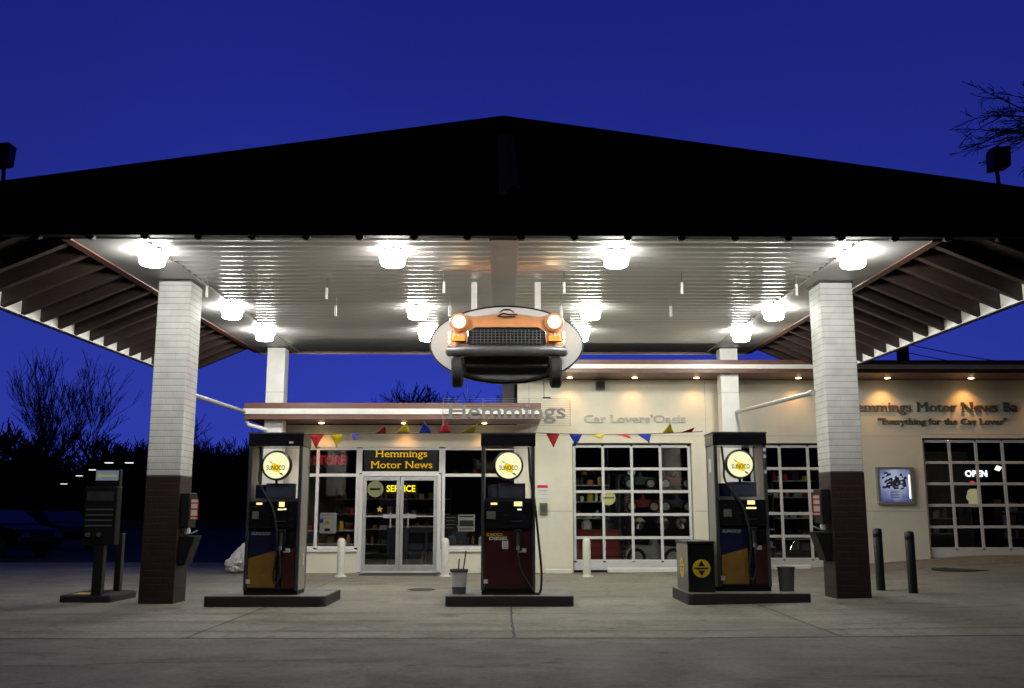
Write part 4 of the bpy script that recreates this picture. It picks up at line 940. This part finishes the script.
MB().tube([(cx-.84, SY-.335, 3.765), (cx-.5, SY-.395, 3.77), (cx, SY-.41, 3.77), (cx+.5, SY-.395, 3.77), (cx+.84, SY-.335, 3.765)], .022, 8).build('bumper_rib', chrome, t, smooth=True)
for s_ in (-1, 1):
    hx, hz = cx+s_*.715, 4.145; yf = SY-.375
    h = MB().lathe([(.135, yf+.12), (.145, yf+.03), (.135, yf), (.115, yf+.005)], hx, 0, 24, 'y', hz).build('headlight', orange, t, smooth=True)
    MB().lathe([(.118, yf+.004), (.122, yf-.012), (.108, yf-.014)], hx, 0, 24, 'y', hz)  .build('bezel', orange, h, smooth=True, org=so_)
    MB().lathe([(.105, yf-.004), (.09, yf-.022), (.05, yf-.034), (.01, yf-.038)], hx, 0, 24, 'y', hz).build('lens', head_e, h, smooth=True, org=so_)
    ts = MB().box(hx-.085, hx+.085, yf+.01, yf+.1, 3.86, 3.935).build('turn_signal', amber_e, t, bevel=.02)
    MB().box(hx-.10, hx+.10, yf+.004, yf+.06, 3.838, 3.855).build('signal_trim', chrome, ts, org=so_)
    for z in (3.80, 3.87, 3.94, 4.0): MB().lathe([(.016, yf+.20), (.018, yf+.13), (.008, yf+.11)], cx+s_*.865, 0, 10, 'y', z).build('side_stud', head_e if z > 3.85 else chrome, t)
    MB().lathe([(.20, cx+s_*.735-.085), (.235, cx+s_*.735-.06), (.235, cx+s_*.735+.06), (.20, cx+s_*.735+.085)], 0, SY-.24, 28, 'x', 3.40).build('tyre', rubber, t, smooth=True)
MB().prism([(cx-.66, 3.66), (cx+.66, 3.66), (cx+.60, 3.40), (cx+.35, 3.315), (cx, 3.29), (cx-.35, 3.315), (cx-.60, 3.40)], SY-.12, SY-.008).build('underbody', pmat('underbody_dark', (.10, .104, .104), .6), t, bevel=.02)
MB().tube([(cx-.66, SY-.22, 3.50), (cx+.66, SY-.22, 3.50)], .03, 10).build('axle', black_m, t)
e = MB().tube([(cx-.13, SY-.27, 4.255), (cx-.06, SY-.29, 4.290), (cx+.06, SY-.29, 4.270), (cx+.16, SY-.27, 4.280)], .013, 6).tube([(cx-.14, SY-.27, 4.255), (cx-.05, SY-.30, 4.235), (cx+.13, SY-.28, 4.245)], .012, 6).build('hood_emblem', black_m, t)
MB().tube([(cx-.11, SY-.10, 4.345), (cx-.05, SY-.14, 4.380), (cx+.05, SY-.14, 4.380), (cx+.11, SY-.10, 4.345)], .014, 6).build('hood_ornament', chrome, t)
# hanging lettering on wire grid
t = thing('hanging_name_sign', 'grey raised lettering on a thin wire grid hanging below the car sign', 'sign', (.08, 14.5, 2.8))
mb = MB(); n = 13
for i in range(n): z = 2.615+.40*i/(n-1); mb.tube([(-.90, 14.5, z), (1.01, 14.5, z)], .0028, 5)
for x in (-.90, 1.01): mb.tube([(x, 14.5, 2.61), (x, 14.5, 3.02)], .005, 5)
for x in (-.3, .4): mb.tube([(x, 14.506, 2.61), (x, 14.506, 3.02)], .003, 5)
mb.build('wire_grid', grey_letter, t)
mb = MB(); add_text(mb, 'Hemmings', -.81, .94, 2.715, .235, 14.46, .035, .012, True); mb.build('lettering', grey_letter, t)
for x in (-.55, .62): MB().tube([(x, 14.5, 3.02), (x, SY-.06, 3.36)], .006, 5).build('hanger_wire', dark_steel, t)
MB().box(.60, .72, 14.49, 14.51, 3.022, 3.04).build('clip', dark_steel, t)

# ------------------------------------------------------------------ trees
def branch_mesh(seed, H, spread, levels=5, nb=(3, 5), up=.55, r0=.16, trunk=.25, rmin=.012):
    rnd = random.Random(seed); crown = MB(); tr = MB()
    def grow(p, d, L, r, lv):
        segs = 4 if lv < 3 else 2; pts = [p]; q = p
        for i in range(segs):
            d = (d+Vector((rnd.gauss(0, .10), rnd.gauss(0, .10), rnd.gauss(.03, .06)))).normalized(); q = q+d*L/segs; pts.append(q)
        rs = [max(rmin, r*(1-.5*i/segs)) for i in range(segs+1)]
        (tr if lv == 0 else crown).tube(pts, rs, 7 if lv == 0 else 4 if lv < 3 else 3, caps=False)
        if lv >= levels: return
        for k in range(rnd.randint(*nb)+(2 if lv == 0 else 0)):
            i = rnd.choice(range(1, segs+1)) if lv else rnd.choice((segs, segs, segs-1))
            ax = Vector((rnd.gauss(0, 1), rnd.gauss(0, 1), 0)).normalized()
            nd = (d*(1-spread*.5)+ax*spread*rnd.uniform(.4, 1.1)+Vector((0, 0, up*rnd.uniform(.1, .8)))).normalized()
            grow(pts[i], nd, L*rnd.uniform(.62, .92)*(1.25 if lv == 0 else 1), rs[i]*.62, lv+1)
    grow(Vector((0, 0, -.1)), Vector((0, 0, 1)), H*trunk, r0, 0)
    k = H/max(v[2] for v in crown.v)
    for b in (tr, crown): b.v = [(x*k, y*k, z*k if z > 0 else z) for x, y, z in b.v]
    return tr, crown
def tree(loc, seed, H, spread, label, name='bare_tree', r0=.16, levels=5, m=bark, group='bare trees behind the lot', nb=(3, 4), **kw):
    tr, cr = branch_mesh(seed, H, spread, levels, nb=nb, r0=r0, **kw)
    t = thing(name, label, 'tree', loc, group)
    a = tr.build('trunk', m, None, org=(0,0,0)); a.parent = t; b = cr.build('crown', m, None, org=(0,0,0)); b.parent = t
    return t
tree((-28.2, 60, 0), 3, 12.0, .50, 'large bare tree with fanning upright branches left of the lit air station', r0=.34, levels=6, up=.75, trunk=.20, rmin=.014, nb=(2, 4))
tree((-23.5, 75, 0), 11, 9.0, .8, 'broad bare tree close behind the left brick pillar', r0=.24, levels=6, rmin=.022)
tree((-5.6, 62, 0), 5, 9.6, .7, 'bare tree top showing over the low shop roof, left of the car sign', r0=.22, levels=6, rmin=.022)
tree((-1.4, 66, 0), 8, 10.3, .75, 'bare tree top showing over the low shop roof, under the car sign', r0=.22, levels=6, rmin=.022)
tree((-16.2, 80, 0), 17, 8.0, .8, 'bare tree between the left pillar and the shop corner', r0=.22, levels=6, rmin=.022)
# tall tree whose spreading boughs reach into the frame
t = thing('bare_tree', 'tall bare tree reaching in at the upper right above the canopy roof', 'tree', (23.5, 36, 0), 'bare trees behind the lot')
rnd = random.Random(4); tr, cr = MB(), MB()
tr.tube([(0, 0, -.1), (.1, 0, 6), (-.1, .1, 12), (0, 0, 15), (.1, 0, 17.2)], [.34, .28, .2, .13, .05], 8)
def bough(p, d, L_, r, lv):
    pts = [p]; q = p
    for k in range(5):
        d = (d+Vector((rnd.gauss(0, .09), rnd.gauss(0, .09), rnd.gauss(-.015, .07)))).normalized(); q = q+d*L_/5; pts.append(q)
    cr.tube(pts, [max(.013, r*(1-.16*k)) for k in range(6)], 5 if lv == 0 else 3, caps=False)
    if lv < 3:
        for k in range(7 if lv == 0 else 4):
            nd = (d+Vector((rnd.gauss(0, .42), rnd.gauss(0, .42), rnd.gauss(.05, .28)))).normalized()
            bough(pts[rnd.randint(1, 5)], nd, L_*rnd.uniform(.34, .58), r*.5, lv+1)
for k in range(22):
    az = 2.4*k+rnd.uniform(-.3, .3); z = 15.9+1.3*((k*.618) % 1)
    bough(Vector((0, 0, z)), Vector((math.cos(az), math.sin(az), rnd.uniform(.0, .22))).normalized(), rnd.uniform(2.5, 3.5), .07, 0)
a = tr.build('trunk', bark, None, org=(0,0,0)); a.parent = t; b = cr.build('crown', bark, None, org=(0,0,0)); b.parent = t
# far wood read as one mass: bare trees with a tangle of brush under them
mb = MB()
prot = [branch_mesh(100+i, 10, .8, 5, (3, 4), r0=.3, rmin=.045) for i in range(4)]
rnd = random.Random(5)
for k in range(150):
    tr, cr = prot[k % 4]; s_ = rnd.uniform(.72, 1.12)*(1+.12*math.sin(k*.9)); a = rnd.uniform(0, 6.28); X0 = rnd.uniform(-74, 6); Y0 = rnd.uniform(106, 140)
    ca, sa = math.cos(a)*s_, math.sin(a)*s_
    for g_ in (tr, cr):
        mb.add([(X0+v[0]*ca-v[1]*sa, Y0+v[0]*sa+v[1]*ca, v[2]*s_) for v in g_.v], g_.f)
for k in range(15000):     # thin brush stems
    x = rnd.uniform(-76, 8); y = rnd.uniform(107, 140); top = 4.6+1.6*math.sin(x*.31)+1.1*math.sin(x*.83+2); z = rnd.random()**1.3*top
    l = rnd.uniform(.5, 1.7); w_ = rnd.uniform(.05, .16); d = Vector((rnd.gauss(0, .6), rnd.gauss(0, .4), rnd.uniform(.3, 1))).normalized(); e = Vector((d.z, .2, -d.x)).normalized(); c = Vector((x, y, z))
    mb.add([c-e*w_*.5, c+e*w_*.5, c+d*l], [(0,1,2)])
n0 = 60
for yb in (128, 141):
    base = [(-80+90*k/n0, yb+rnd.uniform(-1, 1)) for k in range(n0+1)]
    mb.add([(x, y, 0) for x, y in base]+[(x, y, 4.2+1.6*math.sin(x*.31+yb)+rnd.uniform(-.6, .6)) for x, y in base]+[(x, y+4, 0) for x, y in base],
           [(k, k+1, k+n0+2, k+n0+1) for k in range(n0)]+[(k+n0+1, k+n0+2, k+2*n0+3, k+2*n0+2) for k in range(n0)])
struct(mb.build('far_wood', bark2), 'stuff')
# unseen dark rise added behind the camera to darken the window reflections
mb = MB(); xs = [-260+13*i for i in range(41)]; ys = [-170, -140, -110, -85, -70, -62]
hh = [0, 34, 38, 30, 14, -1]
mb.add([(x, y, h*(.8+.22*math.sin(x*.047)+.1*math.sin(x*.21+y))) for y, h in zip(ys, hh) for x in xs],
       [(j*41+i, j*41+i+1, (j+1)*41+i+1, (j+1)*41+i) for j in range(5) for i in range(40)])
struct(mb.build('added_dark_rise', pmat('added_rise_dark', (.02, .022, .016), .95, .4, 1, .5, 3), smooth='all'))
# low pale wall at back of lot
o = MB().box(-52, -10, 101, 101.3, 0, .8).build('low_wall', conc_kerb, None, org=(-31, 101, 0)); tag(o, 'low pale concrete wall along the far edge of the dark lot', 'wall')
# street lamps far behind
for px, py, Y, w, sp, tilt in ((121, 463, 92, 'rightmost and highest', .95, 0), (103, 470, 97, 'middle one above the air station', .75, .0), (75, 480, 110, 'leftmost and smallest', .85, .5)):
    x = (px-504)/968*Y*.992; z = 1.29+Y*math.tan(R(10.02)-math.atan((py-344)/968))
    t = thing('street_lamp', 'twin headed lot lamp glowing before the far wood, ' + w, 'street lamp', (x, Y, 0), 'far lot lamps')
    MB().tube([(x, Y, 0), (x, Y, z+.1)], [.09, .05], 8).build('pole', dark_post, t)
    for s_ in (-1, 1):
        hx = x+s_*sp; hz = z+s_*tilt*.9
        MB().tube([(x, Y, z+.05), (hx-s_*.3, Y, hz+.1)], .03, 6).build('arm', dark_post, t)
        MB().prism([(hx-.38, hz+.03), (hx+.38, hz+.03), (hx+.3, hz+.18), (hx-.3, hz+.18)], Y-.2, Y+.2).build('lamp_head', dark_post, t)
        MB().prism([(hx-.30, hz-.05), (hx+.30, hz-.05), (hx+.36, hz+.027), (hx-.36, hz+.027)], Y-.2, Y+.2).build('lens', street_e, t)
# parked cars
def car(loc, rot, label):
    t = thing('parked_car', label, 'car', loc, 'cars parked in the dark lot'); t.rotation_euler.z = rot
    P = [(-2.2, .35), (-2.25, .75), (-2.05, .92), (-1.45, .98), (-.85, 1.42), (.45, 1.45), (1.15, 1.0), (2.0, .86), (2.2, .6), (2.2, .35)]
    b = MB().prism(P, -.85, .85).build('body', car_dark, None, org=(0,0,0), bevel=.09, smooth=True); b.parent = t
    for s_ in (-1, 1):
        g_ = MB().prism([(-1.3, 1.0), (-.8, 1.36), (.4, 1.39), (.98, 1.02)], s_*.852-.004, s_*.852+.004).build('side_window', black_gloss, None, org=(0,0,0)); g_.parent = t
        for wx in (-1.35, 1.35):
            w_ = MB().lathe([(.27, s_*.80-.1), (.33, s_*.80-.07), (.33, s_*.80+.07), (.27, s_*.80+.1)], wx, 0, 22, 'y', .33).build('wheel', rubber, None, org=(0,0,0), smooth=True); w_.parent = t
            r_ = MB().lathe([(.2, s_*.905), (.06, s_*.915)], wx, 0, 16, 'y', .33).build('rim', dark_steel, None, org=(0,0,0)); r_.parent = w_
        h_ = MB().box(2.15, 2.215, s_*.62-.17, s_*.62+.17, .62, .74).build('headlight', chrome, None, org=(0,0,0)); h_.parent = t
    ws = MB().add([(.50, -.72, 1.43), (.50, .72, 1.43), (1.17, .76, 1.02), (1.17, -.76, 1.02)], [(0,1,2,3)]).build('windscreen', black_gloss, None, org=(0,0,.0)); ws.parent = t; ws.location = (.012, 0, .012)
car((-16.3, 31.5, 0), R(-22), 'dark car parked nearest the left edge of the lot')
car((-18.0, 39.5, 0), R(-35), 'dark car parked further back, left of the air station')
# utility pole and wires behind the building
t = thing('utility_pole', 'dark utility pole stub and crossing behind the tall garage roof', 'utility pole', (15.55, 37, 0))
MB().tube([(15.55, 37, 0), (15.55, 37, 9.6)], [.26, .22], 10).build('pole', dark_post, t)
MB().box(15.2, 15.9, 36.9, 37.1, 8.9, 9.05).build('cross_arm', dark_post, t)
for i, (z0, z1) in enumerate(((7.9, 6.9), (7.55, 6.7), (7.25, 6.2))):
    pts = []
    for k in range(15):
        u = k/14; pts.append((15.55+9*u, 37+1*u, z0+(z1-z0)*u-.9*u*(1-u)))
    o = MB().tube(pts, .018, 5).build('power_line', dark_post, None, org=(15.55, 37, z0)); tag(o, ('highest', 'middle', 'lowest')[i] + ' thin black power line sagging above the garage roof', 'cable', 'power lines')

# ------------------------------------------------------------------ light, sky, camera
w = D.worlds.new('World'); sc.world = w; w.use_nodes = True; nt = w.node_tree; nt.nodes.clear(); L = nt.links.new
out = N(nt, 'ShaderNodeOutputWorld'); bg = N(nt, 'ShaderNodeBackground'); L(bg.outputs[0], out.inputs[0])
sky = N(nt, 'ShaderNodeTexSky'); sky.sky_type = 'NISHITA'; sky.sun_disc = False; sky.sun_elevation = R(1); sky.sun_rotation = 0; sky.air_density = 1.2; sky.dust_density = .3; sky.ozone_density = 8
bw = N(nt, 'ShaderNodeRGBToBW'); L(sky.outputs[0], bw.inputs[0])
pw = N(nt, 'ShaderNodeMath', operation='POWER'); L(bw.outputs[0], pw.inputs[0]); pw.inputs[1].default_value = .72
tint = N(nt, 'ShaderNodeVectorMath', operation='SCALE'); pass
tcw = N(nt, 'ShaderNodeTexCoord'); sw = N(nt, 'ShaderNodeSeparateXYZ'); L(tcw.outputs['Generated'], sw.inputs[0])
arch = N(nt, 'ShaderNodeMapRange', interpolation_type='SMOOTHSTEP'); arch.inputs[1].default_value = -.35; arch.inputs[2].default_value = .80; arch.inputs[3].default_value = .10; L(sw.outputs[1], arch.inputs[0])
cl = N(nt, 'ShaderNodeTexNoise'); cl.inputs['Scale'].default_value = 2.2; cl.inputs['Detail'].default_value = 5; L(tcw.outputs['Generated'], cl.inputs[0])
cm = N(nt, 'ShaderNodeMapRange'); cm.inputs[1].default_value = .3; cm.inputs[2].default_value = .7; cm.inputs[3].default_value = .90; cm.inputs[4].default_value = 1.08; L(cl.outputs[0], cm.inputs[0])
m1 = N(nt, 'ShaderNodeMath', operation='MULTIPLY'); L(pw.outputs[0], m1.inputs[0]); L(arch.outputs[0], m1.inputs[1])
m2 = N(nt, 'ShaderNodeMath', operation='MULTIPLY'); L(m1.outputs[0], m2.inputs[0]); L(cm.outputs[0], m2.inputs[1])
L(m2.outputs[0], tint.inputs['Scale'])
hc = N(nt, 'ShaderNodeMapRange', data_type='FLOAT_VECTOR'); hz_ = N(nt, 'ShaderNodeCombineXYZ')
for q in range(3): L(sw.outputs[2], hz_.inputs[q])
hc.inputs[7].default_value = (0, 0, 0); hc.inputs[8].default_value = (.5, .5, .5); hc.inputs[9].default_value = (.62, 1.06, 8.6); hc.inputs[10].default_value = (.36, .60, 7.5)
L(hz_.outputs[0], hc.inputs[6]); L(hc.outputs[1], tint.inputs[0])
L(tint.outputs[0], bg.inputs[0]); bg.inputs[1].default_value = .1
sl = D.lights.new('sun', 'SUN'); sl.energy = .02; sl.angle = R(10); sl.color = (1, .9, .8); so = D.objects.new('sun', sl); COL.objects.link(so); so.rotation_euler = (R(89), 0, R(180))

cam = D.cameras.new('camera'); co = D.objects.new('camera', cam); COL.objects.link(co); sc.camera = co
p_ = math.atan(171/968); yaw = math.atan(9/968/math.cos(p_))
co.location = (0, 0, 1.29); co.rotation_euler = (math.pi/2+p_, 0, -yaw)
cam.sensor_width = 36; cam.lens = 968/1024*36; cam.clip_end = 3000; cam.clip_start = .1
sc.render.resolution_x = 1024; sc.render.resolution_y = 688
vs_ = sc.view_settings; vs_.view_transform = 'Standard'; vs_.look = 'None'; vs_.exposure = 0; vs_.gamma = 1; vs_.use_curve_mapping = False
cy = sc.cycles; cy.use_denoising = True; cy.max_bounces = 8; cy.sample_clamp_indirect = 6; cy.transparent_max_bounces = 12
try: cy.use_light_tree = True
except Exception: pass
for o in D.objects:
    if '_o' in o: del o['_o']
